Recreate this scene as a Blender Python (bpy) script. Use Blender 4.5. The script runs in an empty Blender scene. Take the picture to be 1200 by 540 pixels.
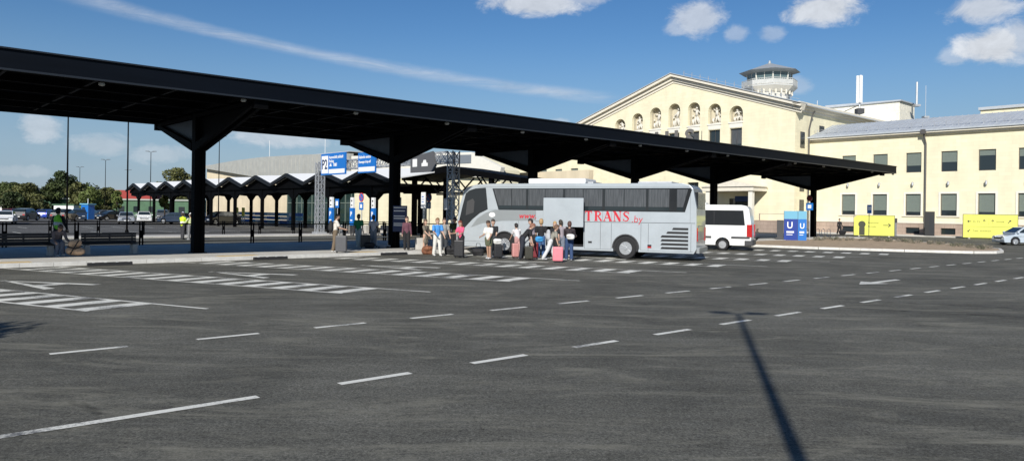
import bpy, bmesh, math, random
import numpy as np
from mathutils import Vector, Matrix
from mathutils.geometry import tessellate_polygon
R = math.radians
random.seed(7)
scene = bpy.context.scene
COL = scene.collection

# ------------------------------------------------------------------ frames
CAMH = 2.1
FPX = 867.0
U = (math.cos(R(42.37)), math.sin(R(42.37)))          # along the bus shelter, away from the camera
N = (U[1], -U[0])                                     # across it, towards the camera's right
AZ = math.atan2(N[1], N[0])                           # local x = N, local y = U
P1 = (-13.6, 32.05)
def F(t, n, z=0.0):
    return Vector((P1[0] + U[0]*t + N[0]*n, P1[1] + U[1]*t + N[1]*n, z))
B = (0.905, -0.425)                                   # along the parking bays
BAZ = math.atan2(B[1], B[0])
def G(px, py, z=0.0):                                 # ground point seen at a picture position
    yh = 240.0 + 0.014*px
    d = (CAMH - z)*FPX/(py - yh)
    return Vector(((px-600)/FPX*d, d, z))
def D(px, d, z=0.0):
    return Vector(((px-600)/FPX*d, d, z))

# ------------------------------------------------------------------ materials
MATS = {}
def mat(name, color, rough=0.6, metal=0.0, spec=0.5, noise=0.0, nscale=5.0, bump=0.0, bscale=40.0, alpha=None, trans=0.0, emis=None, coat=0.0, stretch=(1,1,1)):
    if name in MATS: return MATS[name]
    m = bpy.data.materials.new(name); m.use_nodes = True
    nt = m.node_tree; b = nt.nodes['Principled BSDF']
    b.inputs['Base Color'].default_value = (*color, 1)
    b.inputs['Roughness'].default_value = rough
    b.inputs['Metallic'].default_value = metal
    b.inputs['Specular IOR Level'].default_value = spec
    if coat: b.inputs['Coat Weight'].default_value = coat
    if trans: b.inputs['Transmission Weight'].default_value = trans
    if noise or bump:
        tc = nt.nodes.new('ShaderNodeTexCoord')
        mp = nt.nodes.new('ShaderNodeMapping'); mp.inputs['Scale'].default_value = stretch
        nt.links.new(tc.outputs['Object'], mp.inputs['Vector'])
    if noise:
        nz = nt.nodes.new('ShaderNodeTexNoise'); nz.inputs['Scale'].default_value = nscale
        nz.inputs['Detail'].default_value = 6; nz.inputs['Roughness'].default_value = .65
        nt.links.new(mp.outputs[0], nz.inputs['Vector'])
        mr = nt.nodes.new('ShaderNodeMapRange')
        mr.inputs['From Min'].default_value = .3; mr.inputs['From Max'].default_value = .7
        mr.inputs['To Min'].default_value = 1-noise; mr.inputs['To Max'].default_value = 1+noise
        nt.links.new(nz.outputs['Fac'], mr.inputs['Value'])
        mx = nt.nodes.new('ShaderNodeVectorMath'); mx.operation = 'SCALE'
        mx.inputs[0].default_value = color
        nt.links.new(mr.outputs[0], mx.inputs['Scale'])
        nt.links.new(mx.outputs[0], b.inputs['Base Color'])
    if bump:
        n2 = nt.nodes.new('ShaderNodeTexNoise'); n2.inputs['Scale'].default_value = bscale; n2.inputs['Detail'].default_value = 4
        nt.links.new(mp.outputs[0], n2.inputs['Vector'])
        bp = nt.nodes.new('ShaderNodeBump'); bp.inputs['Strength'].default_value = bump; bp.inputs['Distance'].default_value = .02
        nt.links.new(n2.outputs['Fac'], bp.inputs['Height']); nt.links.new(bp.outputs[0], b.inputs['Normal'])
    MATS[name] = m
    return m

def plaster(name, color, joint=(1.2, .42), strength=.10, dirt=.12):
    """rendered masonry wall with faint block joints and weathering, in object space"""
    m = bpy.data.materials.new(name); m.use_nodes = True
    nt = m.node_tree; b = nt.nodes['Principled BSDF']; L = nt.links.new
    b.inputs['Roughness'].default_value = .9; b.inputs['Specular IOR Level'].default_value = .2
    tc = nt.nodes.new('ShaderNodeTexCoord'); sp = nt.nodes.new('ShaderNodeSeparateXYZ'); L(tc.outputs['Object'], sp.inputs[0])
    ad = nt.nodes.new('ShaderNodeMath'); ad.operation = 'ADD'; L(sp.outputs[0], ad.inputs[0]); L(sp.outputs[1], ad.inputs[1])
    cb = nt.nodes.new('ShaderNodeCombineXYZ'); L(ad.outputs[0], cb.inputs[0]); L(sp.outputs[2], cb.inputs[1])
    br = nt.nodes.new('ShaderNodeTexBrick'); L(cb.outputs[0], br.inputs['Vector'])
    br.inputs['Scale'].default_value = 1; br.inputs['Brick Width'].default_value = joint[0]; br.inputs['Row Height'].default_value = joint[1]
    br.inputs['Mortar Size'].default_value = .018; br.inputs['Mortar Smooth'].default_value = .3; br.offset = .5
    c = Vector(color)
    br.inputs['Color1'].default_value = (*(c*1.03), 1); br.inputs['Color2'].default_value = (*(c*.95), 1)
    br.inputs['Mortar'].default_value = (*(c*(1-strength*3)), 1)
    nz = nt.nodes.new('ShaderNodeTexNoise'); nz.inputs['Scale'].default_value = .5; nz.inputs['Detail'].default_value = 8
    mp = nt.nodes.new('ShaderNodeMapping'); mp.inputs['Scale'].default_value = (1.6, 1.6, .5); L(tc.outputs['Object'], mp.inputs[0]); L(mp.outputs[0], nz.inputs['Vector'])
    mr = nt.nodes.new('ShaderNodeMapRange'); mr.inputs['From Min'].default_value = .3; mr.inputs['From Max'].default_value = .7
    mr.inputs['To Min'].default_value = 1-dirt; mr.inputs['To Max'].default_value = 1+dirt*.5; L(nz.outputs['Fac'], mr.inputs['Value'])
    mx = nt.nodes.new('ShaderNodeVectorMath'); mx.operation = 'SCALE'; L(br.outputs['Color'], mx.inputs[0]); L(mr.outputs[0], mx.inputs['Scale'])
    L(mx.outputs[0], b.inputs['Base Color'])
    bp = nt.nodes.new('ShaderNodeBump'); bp.inputs['Strength'].default_value = .25; bp.inputs['Distance'].default_value = .02
    inv = nt.nodes.new('ShaderNodeMath'); inv.operation = 'SUBTRACT'; inv.inputs[0].default_value = 1; L(br.outputs['Fac'], inv.inputs[1])
    L(inv.outputs[0], bp.inputs['Height']); L(bp.outputs[0], b.inputs['Normal'])
    return m

def asphalt(name, base=(.096, .0935, .0795), worn=1.0):
    m = bpy.data.materials.new(name); m.use_nodes = True
    nt = m.node_tree; b = nt.nodes['Principled BSDF']; L = nt.links.new
    b.inputs['Specular IOR Level'].default_value = .12
    tc = nt.nodes.new('ShaderNodeTexCoord')
    def nz(scale, detail=6, rot=0, sx=1, sy=1, dist=0, rough=.6):
        mp = nt.nodes.new('ShaderNodeMapping'); mp.inputs['Scale'].default_value = (sx, sy, 1); mp.inputs['Rotation'].default_value = (0, 0, rot)
        L(tc.outputs['Object'], mp.inputs[0])
        n = nt.nodes.new('ShaderNodeTexNoise'); n.inputs['Scale'].default_value = scale; n.inputs['Detail'].default_value = detail
        n.inputs['Distortion'].default_value = dist; n.inputs['Roughness'].default_value = rough
        L(mp.outputs[0], n.inputs['Vector']); return n.outputs['Fac']
    def rng(v, a, bb, c, d):
        mr = nt.nodes.new('ShaderNodeMapRange'); mr.inputs['From Min'].default_value = a; mr.inputs['From Max'].default_value = bb
        mr.inputs['To Min'].default_value = c; mr.inputs['To Max'].default_value = d; L(v, mr.inputs['Value']); return mr.outputs[0]
    def mul(a, bb):
        x = nt.nodes.new('ShaderNodeMath'); x.operation = 'MULTIPLY'; L(a, x.inputs[0]); L(bb, x.inputs[1]); return x.outputs[0]
    f = rng(nz(.22, 5, 0, 1, 1, .6), .3, .7, .70, 1.26)                       # broad blotches
    f = mul(f, rng(nz(.9, 8, -R(42), .6, 1.8, .5, .7), .35, .7, .84, 1.24))   # rolled lanes, dusty streaks
    f = mul(f, rng(nz(38, 5, 0,1,1,0,.8), .32, .68, .25, 1.9))                               # aggregate
    f = mul(f, rng(nz(13, 6, .3, 1.3, 1, .4, .85), .32, .68, .55, 1.5))
    f = mul(f, rng(nz(150, 3), .3, .72, .6, 1.55))                             # grains
    d = nz(.40, 11, -R(30), .7, 2.6, 1.0, .82)
    dust = rng(d, .50, .70, 0, worn)
    mx = nt.nodes.new('ShaderNodeVectorMath'); mx.operation = 'SCALE'; mx.inputs[0].default_value = base; L(f, mx.inputs['Scale'])
    mix = nt.nodes.new('ShaderNodeMix'); mix.data_type = 'RGBA'; L(dust, mix.inputs['Factor'])
    L(mx.outputs[0], mix.inputs[6]); mix.inputs[7].default_value = (base[0]*2.5, base[1]*2.45, base[2]*2.3, 1)
    sc = nz(1.7, 8, .9, .6, 2.6, 1.5, .75); fl = rng(nz(.13, 3, .3), .48, .62, 0, 1)
    wt = mul(rng(sc, .60, .72, 0, .55), fl)
    mixw = nt.nodes.new('ShaderNodeMix'); mixw.data_type = 'RGBA'; L(wt, mixw.inputs['Factor']); L(mix.outputs[2], mixw.inputs[6]); mixw.inputs[7].default_value = (.30,.29,.26,1)
    mix = mixw
    # dark spots (oil)
    s = nz(.9, 5, 1.1, 1, 1, .4, .55); sp = rng(s, .27, .33, .55, 1)
    m2 = nt.nodes.new('ShaderNodeVectorMath'); m2.operation = 'SCALE'; L(mix.outputs[2], m2.inputs[0]); L(sp, m2.inputs['Scale'])
    L(m2.outputs[0], b.inputs['Base Color'])
    L(rng(nz(3, 4), .3, .7, .72, .95), b.inputs['Roughness'])
    bp = nt.nodes.new('ShaderNodeBump'); bp.inputs['Strength'].default_value = .5; bp.inputs['Distance'].default_value = .008
    L(nz(120, 3), bp.inputs['Height']); L(bp.outputs[0], b.inputs['Normal'])
    return m

def paint(name, color=(.80, .785, .70)):
    """road paint, worn through to the asphalt in small spots"""
    m = bpy.data.materials.new(name); m.use_nodes = True
    nt = m.node_tree; b = nt.nodes['Principled BSDF']; L = nt.links.new
    b.inputs['Roughness'].default_value = .7
    tc = nt.nodes.new('ShaderNodeTexCoord')
    n = nt.nodes.new('ShaderNodeTexNoise'); n.inputs['Scale'].default_value = 22; n.inputs['Detail'].default_value = 8; n.inputs['Roughness'].default_value = .8
    L(tc.outputs['Object'], n.inputs['Vector'])
    n2 = nt.nodes.new('ShaderNodeTexNoise'); n2.inputs['Scale'].default_value = 1.2; n2.inputs['Detail'].default_value = 4
    L(tc.outputs['Object'], n2.inputs['Vector'])
    ad = nt.nodes.new('ShaderNodeMath'); ad.operation = 'ADD'; L(n.outputs['Fac'], ad.inputs[0]); L(n2.outputs['Fac'], ad.inputs[1])
    cr = nt.nodes.new('ShaderNodeValToRGB'); L(ad.outputs[0], cr.inputs[0])
    cr.color_ramp.elements[0].position = .395; cr.color_ramp.elements[0].color = (.13, .13, .125, 1)
    cr.color_ramp.elements[1].position = .475; cr.color_ramp.elements[1].color = (*[c*.86 for c in color], 1)
    e = cr.color_ramp.elements.new(.62); e.color = (*color, 1)
    mr = nt.nodes.new('ShaderNodeMath'); mr.operation = 'MULTIPLY'; mr.inputs[1].default_value = .5; L(ad.outputs[0], mr.inputs[0])
    L(mr.outputs[0], cr.inputs[0]); 
    L(cr.outputs[0], b.inputs['Base Color'])
    return m

M = {}
M['asphalt'] = asphalt('asphalt')
M['lot_asphalt'] = asphalt('lot_asphalt', (.10, .097, .090), .3)
M['paint'] = paint('road_paint')
M['cream'] = plaster('cream_plaster', (.82, .755, .54), (1.2,.42), .03, .09)
M['tan'] = plaster('tan_stone', (.70, .60, .43), (2.4, 1.2), .03)
M['whiteplaster'] = mat('white_plaster', (.80, .76, .64), .9, noise=.16, nscale=2.5, bump=.2)
M['cornice'] = mat('pale_cornice', (.72, .67, .56), .85, noise=.08, nscale=3)
M['relief'] = mat('relief_stone', (.64, .61, .54), .9, noise=.15, nscale=8)
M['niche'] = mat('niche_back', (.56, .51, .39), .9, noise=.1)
M['stonebase'] = plaster('stone_base', (.40, .31, .25), (.9, .45), .12, .2)
M['zinc'] = mat('zinc_roof', (.47, .50, .53), .55, .15, noise=.1, nscale=1.5, stretch=(1, .1, 1))
M['darksteel'] = mat('black_painted_steel', (.0014, .0015, .0019), .7, 0, .08, noise=.3, nscale=1.5)
M['fascia'] = mat('fascia_sheet', (.0028, .0045, .008), .55, 0, .13, noise=.22, nscale=.8, stretch=(1, .25, 3))
M['gusset'] = mat('gusset_plate', (.055, .068, .085), .5, 0, .4, noise=.15, nscale=2)
M['steel'] = mat('grey_steel', (.32, .33, .34), .45, .6, noise=.12)
M['galv'] = mat('galvanised_steel', (.50, .51, .52), .45, .5, noise=.1)
M['concrete'] = mat('concrete', (.46, .44, .40), .9, noise=.16, nscale=3, bump=.2)
M['paving'] = plaster('paving', (.60, .575, .52), (.4, .2), .07, .16)
M['kerb'] = mat('kerb_stone', (.66, .64, .59), .9, noise=.15, nscale=3)
M['tactile'] = mat('tactile_yellow', (.62, .45, .20), .85, noise=.15, nscale=8)
M['mulch'] = mat('mulch', (.40, .30, .20), .95, noise=.3, nscale=3, bump=.8, bscale=20)
M['dirt'] = mat('bare_earth', (.17, .12, .085), .95, noise=.35, nscale=1.5)
M['grass'] = mat('dry_grass', (.085, .095, .04), .95, noise=.35, nscale=.7)
M['ground'] = mat('far_ground', (.11, .105, .075), .95, noise=.3, nscale=.05)
M['glass'] = mat('window_glass', (.02, .028, .032), .06, 0, .7)
M['busglass'] = mat('bus_tinted_glass', (.022, .024, .026), .08, 0, .6)
M['curtain'] = mat('curtain_seen_through_glass', (.075, .08, .085), .25, 0, .6, noise=.45, nscale=3, stretch=(6, 1, .35))
M['blind'] = mat('green_blind', (.16, .19, .165), .5, noise=.08)
M['frame'] = mat('brown_frame', (.07, .06, .055), .5)
M['whitetrim'] = mat('white_trim', (.76, .73, .64), .8, noise=.05)
M['rubber'] = mat('rubber', (.016, .016, .017), .85, noise=.2, nscale=20)
M['rim'] = mat('alloy_rim', (.52, .53, .54), .35, .7)
M['black'] = mat('black_plastic', (.012, .012, .013), .5)
M['darkgrey'] = mat('dark_grey', (.05, .05, .052), .6)
M['white'] = mat('white_paint', (.80, .80, .78), .4, coat=.3, noise=.03)
M['signblue'] = mat('sign_blue', (.010, .15, .50), .4)
M['deepblue'] = mat('deep_blue', (.008, .04, .27), .4)
M['navy'] = mat('navy_board', (.012, .03, .10), .4)
M['lightblue'] = mat('pale_blue', (.15, .40, .56), .4)
M['yellow'] = mat('board_yellow', (.72, .72, .12), .5, noise=.06, nscale=2)
M['signwhite'] = mat('sign_white', (.82, .82, .80), .5)
M['darkred'] = mat('dark_red', (.16,.02,.02), .6)
M['red'] = mat('sign_red', (.60, .03, .03), .45)
M['taillight'] = mat('tail_lamp', (.45, .015, .015), .2, coat=.5)
M['headlight'] = mat('head_lamp', (.6, .62, .64), .15, .3)
M['bark'] = mat('bark', (.09, .065, .045), .95, noise=.3, nscale=8)
M['redroof'] = mat('red_roof', (.36, .06, .045), .7, noise=.15)
M['greenfence'] = mat('green_sheet', (.055, .13, .065), .6, noise=.2, nscale=1)
M['silver'] = mat('bus_silver', (.47, .51, .535), .26, .2, coat=.5, noise=.07, nscale=1.2, bump=.25, bscale=1.3)
M['silverdark'] = mat('bus_grey', (.30, .32, .325), .32, .2, coat=.35, noise=.04, nscale=1)
M['seam'] = mat('panel_seam', (.08, .085, .09), .6)
M['holddark'] = mat('luggage_hold', (.03, .03, .032), .8)
M['buswriting'] = mat('red_lettering', (.55, .02, .035), .45)
M['lamp'] = mat('lamp_glass', (.28, .28, .26), .4)

# ------------------------------------------------------------------ mesh builder
class MB:
    def __init__(s): s.v = []; s.f = []; s.m = []; s.cur = 0; s.T = None
    def add(s, vs, fs, mi=None):
        o = len(s.v)
        s.v += [tuple(s.T @ Vector(p)) if s.T else tuple(p) for p in vs]
        for f in fs: s.f.append([i+o for i in f]); s.m.append(s.cur if mi is None else mi)
    def box(s, x0, x1, y0, y1, z0, z1, mi=None):
        s.add([(x0,y0,z0),(x1,y0,z0),(x1,y1,z0),(x0,y1,z0),(x0,y0,z1),(x1,y0,z1),(x1,y1,z1),(x0,y1,z1)],
              [(0,3,2,1),(4,5,6,7),(0,1,5,4),(1,2,6,5),(2,3,7,6),(3,0,4,7)], mi)
    def hexa(s, b4, t4, mi=None):
        s.add(list(b4)+list(t4), [(0,3,2,1),(4,5,6,7),(0,1,5,4),(1,2,6,5),(2,3,7,6),(3,0,4,7)], mi)
    def bar(s, a, b, w, h=None, mi=None):
        a = Vector(a); b = Vector(b); h = h or w; d = (b-a).normalized()
        up = Vector((0,0,1)) if abs(d.z) < .95 else Vector((0,1,0))
        x = d.cross(up).normalized()*w/2; y = x.cross(d).normalized()*h/2
        s.hexa([a-x-y, a+x-y, a+x+y, a-x+y], [b-x-y, b+x-y, b+x+y, b-x+y], mi)
    def tube(s, pts, r, seg=8, mi=None, caps=True):
        pts = [Vector(p) for p in pts]; n = len(pts)
        rs = r if isinstance(r, (list, tuple)) else [r]*n
        vs = []; fs = []
        for i, p in enumerate(pts):
            d = (pts[min(i+1, n-1)]-pts[max(i-1, 0)]).normalized()
            up = Vector((0,0,1)) if abs(d.z) < .9 else Vector((0,1,0))
            x = d.cross(up).normalized(); y = x.cross(d).normalized()
            for k in range(seg):
                a = 2*math.pi*k/seg; vs.append(p + (x*math.cos(a)+y*math.sin(a))*rs[i])
        for i in range(n-1):
            for k in range(seg):
                k2 = (k+1) % seg; fs.append((i*seg+k, i*seg+k2, (i+1)*seg+k2, (i+1)*seg+k))
        if caps: fs.append(tuple(range(seg))[::-1]); fs.append(tuple((n-1)*seg+k for k in range(seg)))
        s.add(vs, fs, mi)
    def lathe(s, prof, c=(0,0,0), axis='z', seg=20, mi=None):
        vs = []; fs = []; n = len(prof)
        for (r, h) in prof:
            for k in range(seg):
                a = 2*math.pi*k/seg; p = (r*math.cos(a), r*math.sin(a), h)
                if axis == 'y': p = (p[0], p[2], p[1])
                if axis == 'x': p = (p[2], p[0], p[1])
                vs.append((p[0]+c[0], p[1]+c[1], p[2]+c[2]))
        for i in range(n-1):
            for k in range(seg):
                k2 = (k+1) % seg; fs.append((i*seg+k, i*seg+k2, (i+1)*seg+k2, (i+1)*seg+k))
        fs.append(tuple(range(seg))[::-1]); fs.append(tuple((n-1)*seg+k for k in range(seg)))
        s.add(vs, fs, mi)
    def prism(s, poly, lo, hi, axis='y', mi=None, holes=()):
        """2D polygon (a,b) with holes, swept between lo and hi. axis y: (x,z); x: (y,z); z: (x,y)"""
        def P(a, b, c):
            return (a, c, b) if axis == 'y' else ((c, a, b) if axis == 'x' else (a, b, c))
        loops = [list(poly)] + [list(h) for h in holes]
        flat = [p for l in loops for p in l]
        tris = tessellate_polygon([[Vector((p[0], p[1], 0)) for p in l] for l in loops])
        n = len(flat)
        vs = [P(a, b, lo) for a, b in flat] + [P(a, b, hi) for a, b in flat]
        fs = [tuple(t) for t in tris] + [tuple(i+n for i in t[::-1]) for t in tris]
        o = 0
        for l in loops:
            k = len(l)
            for i in range(k):
                j = (i+1) % k; fs.append((o+i, o+j, n+o+j, n+o+i))
            o += k
        s.add(vs, fs, mi)
    def sphere(s, c, r, seg=12, rings=8, mi=None, sc=(1,1,1)):
        vs = []; fs = []
        for i in range(rings+1):
            th = math.pi*i/rings
            for k in range(seg):
                a = 2*math.pi*k/seg
                vs.append((c[0]+r*sc[0]*math.sin(th)*math.cos(a), c[1]+r*sc[1]*math.sin(th)*math.sin(a), c[2]+r*sc[2]*math.cos(th)))
        for i in range(rings):
            for k in range(seg):
                k2 = (k+1) % seg; fs.append((i*seg+k, (i+1)*seg+k, (i+1)*seg+k2, i*seg+k2))
        s.add(vs, fs, mi)
    def build(s, name, mats, parent=None, bevel=0, smooth=False, loc=None, rz=None):
        me = bpy.data.meshes.new(name); me.from_pydata(s.v, [], s.f)
        if not isinstance(mats, (list, tuple)): mats = [mats]
        for m in mats: me.materials.append(m)
        me.polygons.foreach_set('material_index', s.m)
        bm = bmesh.new(); bm.from_mesh(me)
        bmesh.ops.remove_doubles(bm, verts=bm.verts, dist=1e-5)
        bmesh.ops.recalc_face_normals(bm, faces=bm.faces)
        bm.to_mesh(me); bm.free()
        if smooth: me.polygons.foreach_set('use_smooth', [True]*len(me.polygons))
        o = bpy.data.objects.new(name, me); COL.objects.link(o)
        if bevel:
            md = o.modifiers.new('bevel', 'BEVEL'); md.width = bevel; md.segments = 2; md.limit_method = 'ANGLE'; md.angle_limit = R(35)
        if parent: o.parent = parent
        if loc is not None: o.location = loc
        if rz is not None: o.rotation_euler = (0, 0, rz)
        return o

def tag(o, label=None, cat=None, group=None, kind=None):
    if label: o['label'] = label
    if cat: o['category'] = cat
    if group: o['group'] = group
    if kind: o['kind'] = kind
    return o
def thing(name, label, cat, loc=(0,0,0), rz=0, group=None):
    o = bpy.data.objects.new(name, None); COL.objects.link(o); o.empty_display_size = .2
    o.location = loc; o.rotation_euler = (0, 0, rz)
    return tag(o, label, cat, group)
def dup(root, loc, rz=None, label=None, group=None, cat=None):
    def cp(o, par):
        c = o.copy(); COL.objects.link(c)
        if par: c.parent = par
        for ch in list(o.children): cp(ch, c)
        return c
    r = cp(root, None); r.location = loc
    if rz is not None: r.rotation_euler = (0, 0, rz)
    tag(r, label, cat, group)
    return r
def swap(root, m_from, m_to):                      # other paint on a copy: own mesh data, same shape
    for o in [root]+list(root.children_recursive):
        if o.type == 'MESH' and any(s.material is m_from for s in o.material_slots):
            o.data = o.data.copy()
            for i, mm in enumerate(o.data.materials):
                if mm is m_from: o.data.materials[i] = m_to

def text_mb(mb, s, size, T, mi=0, shear=0, bold=0.0, extrude=.01, spacing=1.0, align='LEFT'):
    cu = bpy.data.curves.new('t', 'FONT'); cu.body = s; cu.size = size; cu.shear = shear; cu.offset = bold
    cu.extrude = extrude; cu.resolution_u = 3; cu.space_character = spacing; cu.align_x = align
    o = bpy.data.objects.new('t', cu); COL.objects.link(o)
    bpy.context.view_layer.update()
    dg = bpy.context.evaluated_depsgraph_get()
    me = bpy.data.meshes.new_from_object(o.evaluated_get(dg))
    old = mb.T; mb.T = T
    mb.add([v.co.copy() for v in me.vertices], [list(p.vertices) for p in me.polygons], mi)
    mb.T = old
    bpy.data.objects.remove(o); bpy.data.curves.remove(cu); bpy.data.meshes.remove(me)
def XZ(x, y, z):                                   # lettering in the local xz plane facing -y
    return Matrix.Translation((x, y, z)) @ Matrix.Rotation(R(90), 4, 'X')

# ================================================================== SETTING
def sheet(name, pts, z, m, th=None, kind='structure'):
    b = MB()
    if th: b.prism([(p[0], p[1]) for p in pts], z-th, z, 'z')
    else:
        tr = tessellate_polygon([[Vector((p[0], p[1], 0)) for p in pts]])
        b.add([(p[0], p[1], z) for p in pts], [tuple(t) for t in tr])
    o = b.build(name, m)
    for p in o.data.polygons: pass
    if not th and o.data.polygons[0].normal.z < 0: o.data.flip_normals()
    return tag(o, kind=kind)
sheet('ground', [(-1500,-400),(1500,-400),(1500,2500),(-1500,2500)], -.03, M['ground'])
sheet('road', [F(-70,60),F(-70,3.2),F(110,3.2),F(110,60)][::-1] + [], 0.0, M['asphalt'])
sheet('service_road', [F(-40,-7.9),F(-40,-22),F(78,-22),F(78,-7.9)], -.004, M['asphalt'])
sheet('parking_lot', [F(-60,-25.5),F(-160,-160),F(20,-160),F(76.9,-110),F(76.9,-25.5)][::-1], -.006, M['lot_asphalt'])
sheet('forecourt', [F(60,-24.9),F(60,3.2),F(80.9,3.2),F(80.9,-24.9)], .004, M['lot_asphalt'])
sheet('verge', [F(-60,-23.4),F(-60,-25.4),F(70,-25.4),F(70,-23.4)], .05, M['dirt'])
sheet('far_pavement', [F(-60,-20.6),F(-60,-23.3),F(70,-23.3),F(70,-20.6)], .10, M['paving'], .14)
KN = 3.3
sheet('platform', [F(-60,-7.9),F(-60,KN-.17),F(62,KN-.17),F(62,-7.9)], .15, M['paving'], .2)
b = MB()
for i in range(122):
    t = -60+i; b.T = None
    a, c, d, e = F(t,KN-.165), F(t+.99,KN-.165), F(t+.99,KN), F(t,KN)
    b.hexa([Vector((p.x,p.y,-.05)) for p in (a,c,d,e)], [Vector((p.x,p.y,.152)) for p in (a,c,d,e)])
tag(b.build('kerb', M['kerb']), kind='structure')
b = MB()
for t in (-8.2, -.2, 5.6, 11.2):                  # tactile strips at the bay heads
    a, c, d, e = F(t,KN-.8), F(t+1.6,KN-.8), F(t+1.6,KN-.2), F(t,KN-.2)
    b.hexa([Vector((p.x,p.y,.12)) for p in (a,c,d,e)], [Vector((p.x,p.y,.155)) for p in (a,c,d,e)])
tag(b.build('tactile_paving', M['tactile']), kind='structure')
sheet('building_pavement', [F(76.9,-25),F(76.9,-12),F(77.5,12),F(77.5,60),F(80.9,60),F(80.9,-25)], .12, M['paving'], .14)

# markings ---------------------------------------------------------
ZP = .006
def strip_pts(b, p, q, w, z=ZP):
    p = Vector((p[0], p[1], 0)); q = Vector((q[0], q[1], 0)); d = (q-p).normalized(); s_ = Vector((-d.y, d.x, 0))*w/2
    vs = [p-s_, q-s_, q+s_, p+s_]
    b.add([(v.x, v.y, z) for v in vs], [(0,1,2,3)])
U2 = Vector((.7556, .655, 0))
def lane(p0, T, k0, k1, w, name, extra=None):
    b = MB()
    for k in range(k0, k1):
        a = Vector((p0[0], p0[1], 0)) + U2*T*k; strip_pts(b, a, a+U2*T*.5, w)
    if extra:
        a = Vector((p0[0], p0[1], 0)); strip_pts(b, a+U2*extra[0], a+U2*extra[1], w)
    return tag(b.build(name, M['paint']), kind='structure')
lane((-6.51, 10.46), 2.015, -8, 34, .125, 'dashed_lane_line')
lane((-2.05, 8.91), 2.015, 0, 34, .125, 'dashed_lane_line', (-14, -1.0))
# bay hatches
E0 = Vector((-8.05, 15.4, 0)); DE = Vector((4.21, 3.78, 0)); BV = Vector((*B, 0)); BP = Vector((-B[1], B[0], 0))
for k in range(-2, 8):
    b = MB(); e = E0+DE*k; L_ = 13.6
    w = .72
    for s_ in (-1, 1):
        strip_pts(b, e-BV*L_+BP*w*s_ + BV*s_*.35, e+BP*w*s_+BV*(1.6 if s_ > 0 else -.1), .10, ZP)
    nb = 14
    for i in range(nb):
        c0 = e - BV*(.55+i*.97); skew = .42
        vs = [c0-BP*(w+.04)-BV*skew*.2, c0-BP*(w+.04)+BV*(.46-skew*.2), c0+BP*(w+.04)+BV*(.46+skew*.2), c0+BP*(w+.04)+BV*skew*.2]
        b.add([(v.x, v.y, ZP-.0025) for v in vs], [(0,1,2,3)])
    tag(b.build('bay_hatching', M['paint']), kind='structure')
# the letter A in each bay
A0 = Vector((-14.1, 20.5, 0))
for k in range(-1, 6):
    b = MB(); a = A0+DE*k
    def q(l, s_): return a+BV*l+BP*s_
    def quad(*ps): b.add([(p.x, p.y, ZP) for p in ps], [(0,1,2,3)])
    quad(q(0,-.09), q(0,.0), q(3.05,.78), q(3.05,.50)); quad(q(0,.0), q(0,.09), q(3.05,-.50), q(3.05,-.78))
    b.add([(p.x, p.y, ZP+.002) for p in (q(1.9,-.3), q(2.3,-.36), q(2.3,.36), q(1.9,.3))], [(0,1,2,3)])
    tag(b.build('bay_letter', M['paint']), kind='structure')
b = MB()                                           # turn arrow
a = Vector((10.85, 23.05, 0)); S2 = Vector((-U2.y, U2.x, 0))
def q(l, s_): p = a+U2*l+S2*s_; return (p.x, p.y, ZP)
b.add([q(0,0), q(1.05,-.45), q(1.05,-.10), q(1.05,.10), q(1.05,.42)], [(0,1,2),(0,2,3),(0,3,4)]); b.add([q(1.05,-.10), q(2.9,-.10), q(2.9,.10), q(1.05,.10)], [(0,1,2,3)])
tag(b.build('lane_arrow', M['paint']), kind='structure')
b = MB()                                           # bays of the parking lot
for row in (-31.5, -47, -62):
    for i in range(30):
        p, q_ = F(-50+i*2.7, row), F(-50+i*2.7, row-4.6); strip_pts(b, p, q_, .11, 0.0)
tag(b.build('lot_bay_lines', M['paint']), kind='structure')
# repair patch/tar lines on the asphalt: long joints along the lanes
b = MB()
for off, t0, t1 in ((5.1, -20, 60), (11.6, -20, 50)):
    p = F(t0, off+3.2); q_ = F(t1, off+3.4); strip_pts(b, p, q_, .035, .002)
tag(b.build('tar_joint', mat('tar', (.028, .028, .028), .8)), kind='structure')

def arc_mark(c, R0, a0, a1, w, b):
    pts = [(c[0]+R0*math.cos(a0+(a1-a0)*i/24), c[1]+R0*math.sin(a0+(a1-a0)*i/24)) for i in range(25)]
    for p, q_ in zip(pts, pts[1:]): strip_pts(b, p, q_, w, .0035)
b = MB()
for (c, R0, a0, a1) in (((9,26),13,-1.25,-.25),((9,26),14.9,-1.22,-.3),((16,34),17,-2.1,-1.1),((16,34),18.8,-2.05,-1.15)):
    arc_mark(c, R0, a0, a1, .16, b)
tm_ = bpy.data.materials.new('tyre_rubber_film'); tm_.use_nodes = True
tn = tm_.node_tree; tb = tn.nodes['Principled BSDF']; tb.inputs['Base Color'].default_value = (.035,.034,.032,1); tb.inputs['Roughness'].default_value = .9
tt_ = tn.nodes.new('ShaderNodeTexNoise'); tt_.inputs['Scale'].default_value = 3; tt_.inputs['Detail'].default_value = 8
tr_ = tn.nodes.new('ShaderNodeMapRange'); tr_.inputs['From Min'].default_value = .42; tr_.inputs['From Max'].default_value = .7; tr_.inputs['To Max'].default_value = .5
tco = tn.nodes.new('ShaderNodeTexCoord'); tn.links.new(tco.outputs['Object'], tt_.inputs['Vector']); tn.links.new(tt_.outputs['Fac'], tr_.inputs['Value']); tn.links.new(tr_.outputs[0], tb.inputs['Alpha'])
tag(b.build('tyre_marks', tm_), kind='structure')
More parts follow.
